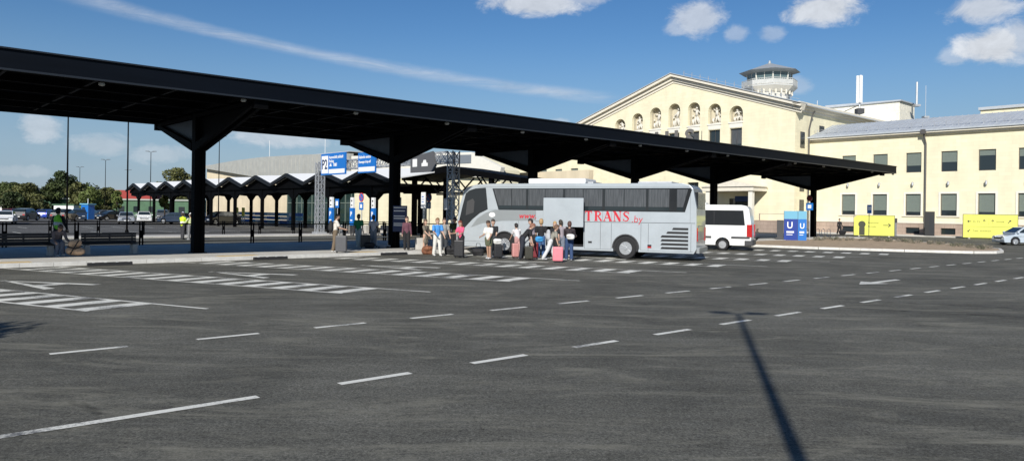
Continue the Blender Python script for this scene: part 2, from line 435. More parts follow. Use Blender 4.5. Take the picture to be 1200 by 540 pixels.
# island on the right ------------------------------------------------
isl = [G(884,289), G(960,292), G(1060,295), G(1140,297), G(1165,297), G(1173,296), G(1170,293.5), G(1120,288.5), G(1050,283), G(985,280), G(940,279.5), G(890,280)]
sheet('traffic_island', isl, .13, M['mulch'], .2)
b = MB()
n_ = len(isl)
for i in range(n_):
    p, q_ = isl[i], isl[(i+1) % n_]; d = (q_-p).normalized(); o_ = Vector((d.y, -d.x, 0))*.16
    L_ = (q_-p).length; m_ = max(1, int(L_/1.0))
    for j in range(m_):
        a = p+(q_-p)*(j/m_); c = p+(q_-p)*((j+.99)/m_)
        b.hexa([(a.x,a.y,-.05),(c.x,c.y,-.05),(c.x+o_.x,c.y+o_.y,-.05),(a.x+o_.x,a.y+o_.y,-.05)],
               [(a.x,a.y,.15),(c.x,c.y,.15),(c.x+o_.x,c.y+o_.y,.15),(a.x+o_.x,a.y+o_.y,.15)])
tag(b.build('island_kerb', M['kerb']), kind='structure')

# ------------------------------------------------------------------ foliage
def leaf_mesh(name, clumps, count, size, mats_, seed=0, parent=None, flat=.5):
    rng = np.random.default_rng(seed)
    cl = np.array([(c[0], c[1], c[2]) for c in clumps], float); rr = np.array([c[3] for c in clumps], float)
    w = rr**2; w = w/w.sum()
    idx = rng.choice(len(clumps), count, p=w)
    d = rng.normal(size=(count, 3)); d /= np.linalg.norm(d, axis=1)[:, None]
    rad = rr[idx]*(rng.uniform(.25, 1, count)**.45)
    c = cl[idx] + d*rad[:, None]*np.array([1, 1, .85])
    a = rng.normal(size=(count, 3)); a /= np.linalg.norm(a, axis=1)[:, None]
    t = rng.normal(size=(count, 3)); b_ = np.cross(a, t); b_ /= np.linalg.norm(b_, axis=1)[:, None]
    s = size*rng.uniform(.5, 1.25, count)[:, None]
    V = np.concatenate([c-a*s, c+b_*s*flat, c+a*s, c-b_*s*flat], axis=1).reshape(-1, 3)
    me = bpy.data.meshes.new(name)
    me.from_pydata(V.tolist(), [], np.arange(count*4).reshape(-1, 4).tolist())
    for m in mats_: me.materials.append(m)
    mi = (idx % len(mats_)); flip = rng.random(count) < .25; mi[flip] = rng.integers(0, len(mats_), flip.sum())
    me.polygons.foreach_set('material_index', mi.astype(np.int32))
    o = bpy.data.objects.new(name, me); COL.objects.link(o)
    if parent: o.parent = parent
    return o
def leafmats(key, base):
    out = []
    for i, k in enumerate((.7, 1.0, 1.4)):
        m = mat(f'leaf_{key}_{i}', tuple(c*k for c in base), .6, 0, .25, noise=.3, nscale=.8); out.append(m)
        m.node_tree.nodes['Principled BSDF'].inputs['Subsurface Weight'].default_value = 0
    return out
LEAF = {'dark': leafmats('dark', (.035, .05, .018)), 'mid': leafmats('mid', (.06, .078, .026)), 'olive': leafmats('olive', (.095, .10, .035)), 'young': leafmats('young', (.12, .15, .045))}
def tree(loc, h, w, kind, seed, label, leaves=3000, size=.22, group=None, trunk_frac=.28, nclump=16, name='tree'):
    rnd = random.Random(seed)
    root = thing(name, label, 'tree', loc, rnd.random()*6, group)
    b = MB(); z0 = h*trunk_frac; tr = max(.06, h*.022)
    b.tube([(0,0,-.1), (.03*h*.2,0,z0*.6), (0,.02*h,z0*1.3), (.02*h,0,h*.72)], [tr*1.25, tr, tr*.8, tr*.25], 8)
    clumps = []
    for i in range(nclump):
        a = rnd.random()*6.283; f = rnd.random()
        zz = z0 + (h-z0)*(.12+.78*f); env = math.sin(math.pi*min(.97, .16+.80*f))**.7
        rr = w/2*env*rnd.uniform(.35, .8); r_ = w*rnd.uniform(.13, .22)
        c = (rr*math.cos(a), rr*math.sin(a), min(zz, h-r_)); clumps.append((*c, r_))
        if i % 2 == 0: b.tube([(0,.02*h*.5,z0*rnd.uniform(.8,1.5)), (c[0]*.5,c[1]*.5,(c[2]+z0)/2+.1), c], [tr*.5, tr*.3, tr*.12], 5)
    clumps.append((0,0,z0+(h-z0)*.55,w*.27)); clumps.append((0,0,h-w*.16,w*.16))
    b.build('trunk', M['bark'], root, smooth=True)
    leaf_mesh('crown', clumps, leaves, size, LEAF[kind], seed, root)
    return root
TREES = [
 (20,185,219,60,'mid','broad dark tree mass filling the gap at the far left'),
 (100,182,217,56,'dark','broad dark tree mass behind the light green trees'),
 (40,145,226,30,'olive','low olive shrub tree before the green warehouse'), # px, dist, top y, width px, kind, label
 (8,165,212,34,'mid','bushy green tree at the far left edge of the picture'),
 (32,158,213,38,'olive','rounded olive green tree right of the one at the left edge'),
 (52,175,222,22,'dark','low dark tree in the dip of the left tree line'),
 (72,170,199,36,'dark','tall dark green tree towering over the left car park'),
 (62,150,214,24,'mid','mid green tree standing in front of the tall dark tree'),
 (90,145,212,26,'olive','yellowish green tree just right of the tall dark tree'),
 (106,140,218,22,'young','light green loose tree beside the blue kiosk'),
 (124,150,219,20,'olive','small olive tree left of the red roof'),
 (137,118,223,11,'young','slim young tree in front of the red roof'),
 (208,190,195,33,'olive','tall rounded tree rising above the zigzag shelters'),
 (186,200,212,26,'mid','low green tree behind the zigzag shelters right of the red roof'),
 (224,195,213,24,'mid','broad low tree under the tall rounded one by the thick post'),
 (193,110,224,12,'young','thin young tree between the posts of the zigzag shelters'),
 (14,140,224,26,'dark','low dark bush tree above the white vans on the left'),
]
for i, (px, d, ty, wp, kind, lab) in enumerate(TREES):
    yh = 240+.014*px; h = CAMH+(yh-ty)*d/FPX; w = wp*d/FPX*(1.3 if wp > 15 else 1.1)
    tree(D(px, d), h, w, kind, 40+i, lab, leaves=int(2400+w*360), size=.20+w*.014, group='trees beyond the car park', trunk_frac=.12 if wp > 15 else .3)
for i, (px, d, ty, wp) in enumerate([(-20,170,215,40),(-55,160,208,50)]):
    tree(D(px, d), CAMH+(240-ty)*d/FPX, wp*d/FPX, 'mid', 80+i, ['green tree just beyond the left edge of the picture','large green tree further beyond the left edge'][i], leaves=3000, size=.3, group='trees beyond the car park')
tree((-12.2, 2.3, 0), 6.3, 5.1, 'mid', 99, 'leafy tree beside the camera whose shadow falls at the left edge', leaves=7000, size=.12, name='tree')

# dry bushes on the island: uncountable stalks
rng = np.random.default_rng(3)
cl = []
for i in range(150):
    f = rng.random(); px = 955+f*205; y0 = 281.0+f*11.5-(3.2*math.sin(f*3.1)); 
    p = G(px, y0+rng.uniform(-.8, 1.2), .1); cl.append((p.x, p.y, .18+rng.uniform(0,.08), rng.uniform(.10, .22)))
dry = [mat('dry_stalk_%d' % i, c, .9) for i, c in enumerate([(.16,.145,.11), (.24,.21,.16), (.10,.11,.06), (.30,.26,.20)])]
tag(leaf_mesh('dry_shrubs', cl, 9000, .07, dry, 5, None, .22), kind='stuff')

# ------------------------------------------------------------------ BUS SHELTER (the long black canopy)
T0, T1 = -34.0, 60.0; NF, NN = -5.3, 6.5
root = thing('bus_station_canopy', 'long black steel canopy on a row of single posts over the bus platform', 'canopy', F(0,0), AZ)
ZS, ZT = 6.10, 6.72
b = MB(); b.box(NF+.12, NN-.12, T0+.1, T1-.1, ZS+.30, ZS+.36); b.build('roof_deck', M['darksteel'], root)
b = MB()
b.box(NN-.12, NN, T0, T1, ZS, ZT); b.build('front_fascia', M['fascia'], root)
b = MB(); b.box(NF, NF+.12, T0, T1, ZS-.02, ZT-.1); b.build('rear_fascia', M['fascia'], root)
b = MB(); b.box(NF+.12, NN-.12, T1-.12, T1-.002, ZS-.003, ZT-.01); b.build('end_fascia', M['fascia'], root)
b = MB(); b.box(NN-.30, NN+.07, T0, T1+.04, ZT+.003, ZT+.05); b.box(NN+.002, NN+.03, T0, T1, ZS-.01, ZS+.05); b.build('drip_edge', mat('grey_edge_trim', (.016, .019, .024), .4), root)
b = MB()
for x in (-3.4, -1.2, 1.6, 3.9):
    b.box(x-.06, x+.06, T0+.12, T1-.13, ZS+.04, ZS+.298)
b.build('purlins', M['darksteel'], root)
b = MB(); y = T0+1.2
while y < T1-1:
    b.box(NF+.13, NN-.13, y-.05, y+.05, ZS+.10, ZS+.26); y += 2.5
b.build('crossbeams', mat('crossbeam_steel', (.004, .0042, .0045), .6, 0, .1), root)
POSTS = [-30.0, -20.0, -10.0, 0.0, 10.05, 20.1, 30.15, 40.2, 57.4]
for pt in POSTS:
    b = MB()
    for s_ in (-1, 1): b.box(-.21, .21, pt+s_*.15-.08, pt+s_*.15+.08, .14, ZS+.05)
    b.box(-.17, .17, pt-.1, pt+.1, .14, ZS)
    b.box(-.30, .30, pt-.30, pt+.30, .145, .18)
    p_ = b.build('post', M['darksteel'], root, bevel=.01)
    b = MB()                                        # arms: tapered, towards both edges
    for (xe, xt) in ((NF+.1, -1), (NN-.25, 1)):
        x0 = xt*.25
        for s_ in (-1, 1):
            y0 = pt+s_*.17
            b.prism([(x0, 4.55), (xe, ZS-.14), (xe, ZS+.02), (x0, 4.9)], y0-.07, y0+.07, 'y')
            b.box(min(x0,xe), max(x0,xe), y0-.07, y0+.07, ZS-.14, ZS-.003)
        b.box(xe-.12, xe+.12, pt-.26, pt+.26, ZS-.30, ZS+.30)
    b.build('arm', M['darksteel'], root)
    b = MB()
    b.prism([(-.22, 4.85), (-.22, ZS-.15), (NF+.5, ZS-.15)], pt-.02, pt+.02, 'y')
    b.build('gusset_plate', M['gusset'], root)
    b = MB(); b.prism([(.22, 4.85), (.22, ZS-.15), (NN-.7, ZS-.15)], pt-.02, pt+.02, 'y'); b.build('gusset_plate', M['darksteel'], root)
    b0 = MB()
y = -14.6
while y < T1:
    b = MB(); b.lathe([(.06,0),(.10,.03),(.10,.09),(.07,.12)], (NN-.28, y, ZS-.12), 'z', 12); b.build('downlight', M['lamp'], root, smooth=True); y += 4.66

def wheel_stop(loc, lab):
    b = MB(); r = thing('wheel_stop', lab, 'wheel stop', loc, AZ+R(90), 'rubber wheel stops at the bay heads')
    b.prism([(-.09,0),(.09,0),(.06,.12),(-.06,.12)], -.72, .72, 'x'); b.build('body', M['rubber'], r, bevel=.01)
    for i in range(4):
        b = MB(); b.box(-.57+i*.38, -.50+i*.38, -.05, .05, .12, .128); b.build('reflector', M['signwhite'], r)
for px, py, lab in [(130,311,'black rubber wheel stop in the bay nearest the benches'),(318,304,'black rubber wheel stop at the kerb right of the thick near post'),(462,298.6,'black rubber wheel stop at the kerb before the concrete block')]:
    wheel_stop(G(px,py), lab)

def bench(t, lab):
    r = thing('bench', lab, 'bench', F(t, -.55, .15), AZ+R(90), 'slatted benches on the platform')
    for x in (0, 1.75):
        b = MB(); b.prism([(-.25,0),(.25,0),(.20,.40),(-.20,.40)], x-.09, x+.09, 'x'); b.build('leg', M['concrete'], r, bevel=.015)
    b = MB()
    for i in range(5): b.box(-.15, 1.9, -.22+i*.09, -.138+i*.09, .41, .45)
    b.build('seat', mat('dark_timber', (.022,.02,.02), .6), r, bevel=.005)
    b = MB()
    for i in range(4): b.box(-.15, 1.9, .22, .25, .46+i*.105, .556+i*.105)
    for x in (0, .9, 1.75): b.box(x-.03, x+.03, .252, .28, .42, .86)
    b.build('backrest', mat('dark_timber', (0,0,0)), r, bevel=.005)
bench(-7.15, 'dark slatted bench at the left edge where a person sits'); bench(-4.15, 'empty dark slatted bench between the seated person and the thick post')

def rail_fence(n, t0, t1, z, lab, step=2.9, hh=1.1):
    r = thing('railing', lab, 'railing', F(0, n, z), AZ)
    t = t0
    while t <= t1+.01:
        b = MB(); b.box(-.035,.035,t-.10,t-.04,0,hh+.05); b.box(-.035,.035,t+.04,t+.10,0,hh+.05); b.box(-.03,.03,t-.04,t+.04,.35,hh-.35); b.build('post', M['darksteel'], r); t += step
    b = MB(); b.box(-.02,.02,t0,t1,hh-.06,hh); b.box(-.015,.015,t0,t1,.14,.18); b.build('rail', M['darksteel'], r)
rail_fence(-7.7, -17.5, 34.7, .15, 'low black railing along the back of the bus platform')
rail_fence(-24.6, -30, 28, .05, 'low dark railing before the car park beyond the service road', 2.9, 1.0)

# ------------------------------------------------------------------ MAIN BUILDING
def wall(name, outer, holes, y0, th, m, parent):
    b = MB(); b.prism(outer, y0, y0+th, 'y', None, holes); return b.build(name, m, parent)
def rect(x0, x1, z0, z1): return [(x0,z0),(x1,z0),(x1,z1),(x0,z1)]
def window(parent, xc, z0, z1, w, trim=True, blind=.75, y=0.0, sill=True, mull=False, bm='blind', fr='frame'):
    b = MB(); x0, x1 = xc-w/2, xc+w/2
    for (a, c, d, e) in ((x0,x0+.07,z0,z1),(x1-.07,x1,z0,z1),(x0+.07,x1-.07,z1-.07,z1),(x0+.07,x1-.07,z0,z0+.07)): b.box(a, c, y+.16, y+.24, d, e, 0)
    if mull: b.box(xc-.03, xc+.03, y+.165, y+.235, z0+.07, z1-.07, 0)
    if trim:
        t = .20
        b.box(x0-t, x0-.003, y-.06, y+.05, z0, z1+t, 1); b.box(x1+.003, x1+t, y-.06, y+.05, z0, z1+t, 1); b.box(x0-.003, x1+.003, y-.06, y+.05, z1+.003, z1+t, 1)
    if sill: b.box(x0-.32, x1+.32, y-.14, y+.1, z0-.14, z0-.01, 2)
    f = b.build('window', [M[fr], M['whitetrim'], M['cornice'] if trim else M['frame']], parent)
    b = MB(); b.box(x0+.07, x1-.07, y+.19, y+.21, z0+.07, z1-.07); b.build('pane', M['glass'], f)
    if blind:
        zb = z1-.07-(z1-z0)*blind
        b = MB(); b.box(x0+.075, x1-.075, y+.17, y+.186, zb, z1-.075); b.build('blind', M[bm], f)
    return f

def wing(name, lab, t, n0, n1, nwin, x_first, hidden=False):
    L_ = n1-n0
    r = thing(name, lab, 'building', F(t, n0), AZ)
    ZE = 11.6
    holes = []
    xs = [x_first+3.73*i for i in range(nwin)]
    for x in xs:
        holes.append(rect(x-.83, x+.83, 2.35, 4.85)); holes.append(rect(x-.83, x+.83, 7.35, 9.65))
    b = MB(); b.prism(rect(0, L_, 1.45, ZE), 0, .35, 'y', 0, holes)
    b.box(0, .3, .352, 13.5, 1.45, ZE, 0); b.box(L_-.3, L_, .352, 13.5, 1.45, ZE, 0); b.box(.3, L_-.3, 13.2, 13.5, 0, ZE, 0)
    b.box(.3, L_-.3, .36, 13.1, 6.0, 6.2, 0)
    b.build('wall', M['cream'], r)
    bh = [rect(x-.75, x+.75, .25, .95) for x in xs]
    b = MB(); b.prism(rect(0, L_, 0, 1.45), -.10, .36, 'y', 0, bh); b.build('stone_base', M['stonebase'], r)
    b = MB(); b.box(0, L_, -.16, .1, 1.453, 1.60); b.build('base_moulding', M['cornice'], r)
    for i, x in enumerate(xs):
        window(r, x, 2.35, 4.85, 1.66, True, [.78,.74,.80,.72][i % 4]); window(r, x, 7.35, 9.65, 1.66, False, [.35,.55,.62,.5,.25][i % 5], sill=False)
        b = MB(); b.box(x-.75, x+.75, .1, .14, .25, .95); b.build('basement_window', M['glass'], r)
        if True:
            b = MB(); b.box(x-.06, x+.06, -.22, 0, 6.05, 6.15); b.lathe([(.05,0),(.13,.1),(.13,.42),(.05,.5)], (x,-.28,5.75), 'z', 8); b.build('wall_lamp', M['galv'], r)
    # cornice
    b = MB(); b.box(-.2, L_+.2, -.28, .36, ZE+.003, ZE+.22); b.box(-.3, L_+.3, -.62, .36, ZE+.223, ZE+.50); b.build('cornice', M['cornice'], r)
    b = MB(); b.box(-.3, L_+.3, -.78, -.62, ZE+.42, ZE+.60); b.build('gutter', M['zinc'], r)
    # roof
    b = MB(); z0 = ZE+.503
    b.prism([(-.7, z0), (6.8, z0+2.3), (14.2, z0), (6.8, z0+.1)], -.3, L_+.3, 'x')
    rf = b.build('roof', M['zinc'], r)
    b = MB(); x = 0
    while x < L_:
        b.bar((x, -.7, z0+.03), (x, 6.7, z0+2.32), .04, .06); x += .62
    b.build('roof_seams', M['zinc'], rf)
    b = MB(); x = .5
    while x < L_:
        b.box(x-.03, x+.03, 1.0, 1.06, z0+.5, z0+1.12); x += 1.25
    b.box(0, L_, 1.01, 1.05, z0+1.06, z0+1.10); b.box(0, L_, 1.01, 1.05, z0+.80, z0+.83)
    b.build('snow_guard', M['galv'], rf)
    return r
rw = wing('building_wing', 'cream two storey wing with zinc roof right of the gabled terminal', 81.0, -11.8, 48, 15, 5.0)
lw = wing('building_wing', 'cream two storey wing left of the gabled terminal seen under the canopy', 81.0, -80, -48.4, 7, 4.6)
for par, x in ((rw, 1.2+11.4),):
    b = MB(); b.tube([(x+1.1,-.7,12.1),(x+1.1,-.45,11.4),(x+1.2,-.2,10.6),(x+1.2,-.2,1.0),(x+1.2,-.2,.1)], .10, 8); b.box(x+.85, x+1.35, -.9,-.5, 11.7,12.2)
    b.build('drainpipe', mat('brown_pipe', (.09,.085,.08), .5), par, smooth=False)

# gabled hall
HX = 36.6; apx = 18.3; EV = 15.75; AP = 21.5
hall = thing('terminal_building', 'cream gabled airport hall with seven arched relief niches under its pediment', 'building', F(77, -48.4), AZ)
nich = []; NZ = [16.55, 17.15, 17.7, 17.95, 17.8, 17.3, 16.7]
def arch(xc, z0, z1, w, n=10):
    r = w/2; pts = [(xc-r, z0), (xc+r, z0)]
    for i in range(n+1):
        a = math.pi*i/n; pts.append((xc+r*math.cos(a), z1-r+r*math.sin(a)))
    return pts
xn = [8.5+3.3*i for i in range(7)]
holes = [arch(x, 14.55, NZ[i], 2.0) for i, x in enumerate(xn)]
holes += [rect(x-.9, x+.9, 9.2, 13.7) for x in xn]
holes += [rect(x-.9, x+.9, 2.2, 6.6) for x in xn[:5]] 
outer = [(0,0),(HX,0),(HX,EV),(apx,AP),(0,EV)]
b = MB(); b.prism(outer, 0, .45, 'y', 0, holes)
b.box(HX-.4, HX, .452, 30, 0, EV); b.box(0, .4, .452, 30, 0, EV); b.box(.4, HX-.4, 29.6, 30, 0, EV)
b.build('wall', M['cream'], hall)
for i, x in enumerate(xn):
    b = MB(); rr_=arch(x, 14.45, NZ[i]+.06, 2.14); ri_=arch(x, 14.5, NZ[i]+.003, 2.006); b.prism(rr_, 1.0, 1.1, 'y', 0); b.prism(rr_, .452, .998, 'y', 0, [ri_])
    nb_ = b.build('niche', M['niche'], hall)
    # relief figure group
    rnd = random.Random(i*7+1); hgt = NZ[i]-14.6
    b = MB(); zf = 14.65; H_ = min(2.6, hgt*.78)
    b.box(x-.95, x+.95, .5, .95, 14.555, 14.72)
    def limb(p, q_, r0, r1): b.tube([(p[0],.80,p[1]), ((p[0]+q_[0])/2,.70,(p[1]+q_[1])/2), (q_[0],.80,q_[1])], [r0,(r0+r1)/2*1.1,r1], 7)
    lean = rnd.uniform(-.25,.25); hx = x+lean; hz = zf+H_
    limb((x-.25,zf+.1),(x+rnd.uniform(-.2,.0),zf+H_*.5),.10,.15); limb((x+.35,zf+.1),(x+.05,zf+H_*.5),.10,.15)
    limb((x,zf+H_*.48),(hx,zf+H_*.86),.17,.2); b.sphere((hx,.72,hz-.08),.16)
    limb((hx-.15,zf+H_*.82),(x-.65,zf+H_*rnd.uniform(.5,1.0)),.09,.06); limb((hx+.15,zf+H_*.82),(x+.7,zf+H_*rnd.uniform(.45,1.0)),.09,.06)
    for s_ in (-1,1):
        q0 = x+s_*rnd.uniform(.45,.62)
        limb((q0,zf+.1),(q0+s_*.1,zf+H_*.35),.14,.16); limb((q0,zf+.3),(q0-s_*.3,zf+H_*.45),.1,.07)
        if rnd.random()<.7: b.sphere((q0+s_*.08,.74,zf+H_*.52),.14)
    b.build('relief', M['relief'], nb_, smooth=True)
    b = MB(); b.box(x-1.1, x+1.1, -.12, .2, 14.36, 14.545); b.box(x-.95,x+.95,-.05,.0,13.78,14.35); b.build('niche_sill', M['whitetrim'], nb_)
    window(hall, x, 9.2, 13.7, 1.8, False, 0 if i%2 else .45, .15, False, True, 'curtain')
    if i < 5: window(hall, x, 2.2, 6.6, 1.8, False, 0, .15, False, True)
    if i: 
        pass
# raking cornice
def rake(b, off0, off1, yo, yi):
    dx, dz = apx, AP-EV; L_ = math.hypot(dx, dz); nx, nz = -dz/L_, dx/L_
    e = 1.0
    for sgn in (0, 1):
        P0 = (-e*dx/L_, EV-e*dz/L_); P2 = (apx, AP)
        k0 = off0/nz; k1 = off1/nz
        poly = [(P0[0]+nx*off0, P0[1]+nz*off0), (apx, AP+k0), (apx, AP+k1), (P0[0]+nx*off1, P0[1]+nz*off1)]
        if sgn: poly = [(HX-p[0], p[1]) for p in poly][::-1]
        b.prism(poly, yo, yi, 'y')
b = MB(); rake(b, -.55, -.20, -.12, .0); rake(b, -.198, .25, -.38, .46); rake(b, .253, .62, -.85, .46); b.build('pediment_cornice', M['cornice'], hall)
b = MB(); rake(b, .63, .72, -1.0, .8); b.build('cornice_flashing', M['zinc'], hall)
b = MB(); b.box(HX+.002, HX+.14, -.1, 30, EV-.45, EV-.1); b.box(HX+.002, HX+.5, -.38, 30, EV-.098, EV+.2); b.box(HX+.002, HX+.95, -.85, 30, EV+.203, EV+.55)
b.build('eaves_cornice', M['cornice'], hall)
b = MB(); k = (AP-EV)/apx
b.prism([(-1.0, EV+.62-k*1.0), (apx, AP+.68), (HX+1.0, EV+.62-k*1.0), (HX+1.0, EV+.50-k*1.0), (apx, AP+.50), (-1.0, EV+.50-k*1.0)], .47, 30.6, 'y')
rf = b.build('roof', M['zinc'], hall)
b = MB(); x = apx+1
while x < HX:
    z = AP+.7-k*(x-apx); b.box(x-.03, x+.03, .9, .96, z, z+.75); x += 1.35
b.bar((apx+.8, .93, AP+1.1-k*.8),(HX, .93, AP+1.1-k*apx), .04); b.build('roof_railing', M['galv'], rf)
# side wall openings: small windows on the flank, shown as framed panes
def flank_window(y, z0, z1, w):
    b = MB(); x = HX
    b.box(x-.02, x+.05, y-w/2-.07, y+w/2+.07, z0-.07, z1+.07, 0); f = b.build('window', M['frame'], hall)
    b = MB(); b.box(x+.052, x+.058, y-w/2, y+w/2, z0, z1); b.build('pane', M['glass'], f)
for y in (7.2, 10.6, 14.0, 17.4, 20.8): flank_window(y, 12.6, 13.9, 1.25)
for z in (2.2, 5.3, 10.8): flank_window(1.9, z, z+1.9, 1.0)
b = MB(); b.tube([(HX+.85,3.4,15.5),(HX+.5,3.4,14.8),(HX+.15,3.4,13.2),(HX+.15,3.4,.1)], .11, 8); b.build('drainpipe', mat('brown_pipe',(0,0,0)), hall)
# plinth, porch
b = MB(); b.box(0, HX+.05, -.15, -.002, 0, 1.5); b.build('stone_base', M['stonebase'], hall)
b = MB(); b.box(25.5, 33.0, -3.6, -.16, 5.2, 5.75); b.prism([(25.3,5.753),(33.2,5.753),(29.3,6.7)], -3.8, -.2, 'y')
b.build('porch_roof', M['cornice'], hall)
for x in (26.0, 32.2):
    b = MB(); b.box(x, x+.55, -3.4, -2.85, 0, 5.198); b.build('porch_column', M['whitetrim'], hall)
b = MB(); b.box(27.6, 31.2, -.2, -.153, .3, 4.3); b.build('entrance_door', M['glass'], hall)
b = MB(); b.box(28.9,31.0,-1.0,-.9,3.9,4.6,0); b.build('porch_sign', M['navy'], hall)
b = MB(); b.box(33.6, 37.5, -3.2, -.2, .0, 1.4); b.box(33.6,33.7,-3.2,-3.1,1.4,2.3); b.box(37.4,37.5,-3.2,-3.1,1.4,2.3); b.box(33.6,37.5,-3.2,-3.1,2.3,2.36); b.build('ramp_wall', M['stonebase'], hall)
# roof lettering
rl = thing('roof_lettering', 'large grey city name letters standing before the hall windows', 'lettering', F(76.0, -48.4), AZ)
b = MB()
for ch_, xc_ in zip('VILNIUS', (6.4,8.7,10.9,13.6,16.1,18.7,21.7)): text_mb(b, ch_, 3.3, XZ(xc_, 0, 11.65), 0, 0, .06, .12, 1, 'CENTER')
b.build('letters', mat('letter_grey', (.16,.15,.14), .5), rl)
b = MB(); b.box(5.6, 23.6, .14, .24, 11.3, 11.45); 
for x in np.arange(6, 23.6, 1.95): b.box(x-.04, x+.04, .14, .98, 11.2, 11.28); b.bar((x,.2,11.3),(x,.2,13.6),.06)
b.build('support_frame', M['darkgrey'], rl)

# plant room, back building, antennas
pr = thing('rooftop_plant_room', 'weathered white plaster block on the roof behind the zinc wing', 'building', F(106, -13), AZ)
b = MB(); b.box(-8, 2.9, 0, 6, 6, 19.5); b.build('wall', M['whiteplaster'], pr)
b = MB(); b.prism([(-8.3,19.505),(3.2,19.505),(3.2,19.7),(-8.3,19.9)], -.3, 6.3, 'y'); b.build('roof', M['zinc'], pr)
bb = thing('rear_building', 'low pale yellow block whose parapet shows above the zinc roof', 'building', F(108, 2), AZ)
b = MB(); b.box(-2, 26, 0, 12, 0, 17.4); b.build('wall', M['cream'], bb)
b = MB(); b.box(-2.2, 26.2, -.3, 12.3, 17.403, 17.8); b.build('roof', M['zinc'], bb)
def mast(px, d, z0, z1, lab, r=.18, panels=0):
    r_ = thing('antenna', lab, 'antenna', D(px, d, z0), 0, 'rooftop antennas')
    b = MB(); b.tube([(0,0,0),(0,0,z1-z0)], r*.45, 8); b.box(-.4,.4,-.4,.4,-.3,0); b.build('pole', M['galv'], r_)
    for i in range(panels):
        a = 2.1*i+.5; b = MB(); b.T = Matrix.Translation((.30*math.cos(a), .30*math.sin(a), 0)); b.box(-.19,.19,-.12,.12,(z1-z0)*.35,(z1-z0)); b.build('panel', M['white'], r_, bevel=.06)
    if panels:
        b = MB(); b.box(-.5,.5,-.5,.5,(z1-z0)*.1,(z1-z0)*.22); b.tube([(-.1,0,(z1-z0)*.3),(-1.5,0,(z1-z0)*.2),(-3.2,0,(z1-z0)*.08)],.06,6); b.build('bracket', M['darkgrey'], r_)
mast(1005.5, 108, 16.5, 22.7, 'thick white panel antenna cluster on the hall roof', .3, 3)
mast(1072.5, 112, 19.2, 22.6, 'slim white antenna on the plant room corner', .35)
mast(1083, 116, 18.0, 22.8, 'thin whip antenna right of the plant room', .07)
mast(956, 98, 15.6, 17.4, 'small dark camera mast on the eaves corner', .12)

# control tower
tw = thing('control_tower', 'octagonal control tower cabin with balcony rising behind the gabled hall', 'tower', D(899.5, 124), R(12))
def octa(r): return [(r*math.cos(R(22.5+45*i)), r*math.sin(R(22.5+45*i))) for i in range(8)]
def ring(b, r0, z0, r1, z1, mi=None):
    A = octa(r0); C_ = octa(r1)
    b.add([(x,y,z0) for x,y in A]+[(x,y,z1) for x,y in C_], [(i,(i+1)%8,8+(i+1)%8,8+i) for i in range(8)]+[tuple(range(8))[::-1], tuple(range(8,16))], mi)
b = MB(); ring(b, 3.3, 0, 3.3, 23.2); b.build('shaft', mat('tower_shaft',(.58,.56,.50),.8,noise=.15,nscale=1.5), tw)
b = MB(); ring(b, 3.5, 22.4, 4.5, 23.3)
for i in range(24):
    a = 2*math.pi*i/24; b.box(3.6*math.cos(a)-.1, 3.6*math.cos(a)+.1, 3.6*math.sin(a)-.1, 3.6*math.sin(a)+.1, 22.0, 22.8)
b.build('corbel', M['cornice'], tw)
b = MB(); ring(b, 4.5, 23.3, 4.5, 23.5)
A = octa(4.45)
for i in range(8):
    p, q_ = A[i], A[(i+1)%8]
    b.bar((*p,24.5),(*q_,24.5),.08)
    for j in range(9):
        x, y = p[0]+(q_[0]-p[0])*j/9, p[1]+(q_[1]-p[1])*j/9; b.bar((x,y,23.5),(x,y,24.5),.05)
    b.bar((*p,23.95),(*q_,23.95),.03,.7)
b.build('balcony', mat('tower_balcony',(.50,.50,.47),.7,noise=.12,nscale=2), tw)
b = MB(); ring(b, 3.3, 23.5, 3.6, 25.9); b.build('cabin_glass', mat('tower_glass', (.10,.15,.16), .08, 0, .7), tw)
b = MB()
for i, (p, q_) in enumerate(zip(octa(3.33), octa(3.64))): b.bar((*p,23.5),(*q_,25.9),.16)
P_, Q_ = octa(3.33), octa(3.64)
for i in range(8):
    j=(i+1)%8; b.bar(((P_[i][0]+P_[j][0])/2,(P_[i][1]+P_[j][1])/2,23.5),((Q_[i][0]+Q_[j][0])/2,(Q_[i][1]+Q_[j][1])/2,25.9),.08)
    b.bar((*P_[i],23.75),(*P_[j],23.75),.1,.5)
b.build('mullions', M['whitetrim'], tw)
b = MB(); ring(b, 3.7, 25.6, 4.95, 25.95); ring(b, 4.95, 25.953, .4, 27.5); ring(b, .25, 27.5, .15, 28.0)
b.build('roof', mat('tower_roof', (.42,.44,.44), .5, .3, noise=.1), tw)

# modern terminal with grey cladding ---------------------------------
A_ = Vector((-53.7, 130, 0))
mt = thing('modern_terminal', 'modern terminal hall with tan walls and sloping grey metal cladding', 'building', A_, AZ)
gl0 = 31.5
b = MB(); b.prism([(0,0),(gl0,0),(gl0,9.0),(0,9.0)], 0, .4, 'y', 0); b.box(0,.4,.402,34,0,8.4); b.box(.402,60,33,34,0,8.4); b.build('wall', M['tan'], mt)
clad = mat('ribbed_cladding', (.50,.49,.44), .45, .3, noise=.1, nscale=1)
b = MB(); b.prism([(-.3,9.2),(8,9.55),(16,9.75),(25,9.8),(36,9.6),(50,9.15),(50,4.9),(gl0,6.0),(-.3,9.05)], -.9, -.02, 'y')
for i in range(40):
    x = .8+i*1.25; zt = 9.35-.2*x/50; zb = max(4.9, 9.1-3.1*x/gl0); b.box(x-.03,x+.03,-.93,-.902,zb+.02,zt-.02)
b.build('cladding', clad, mt)
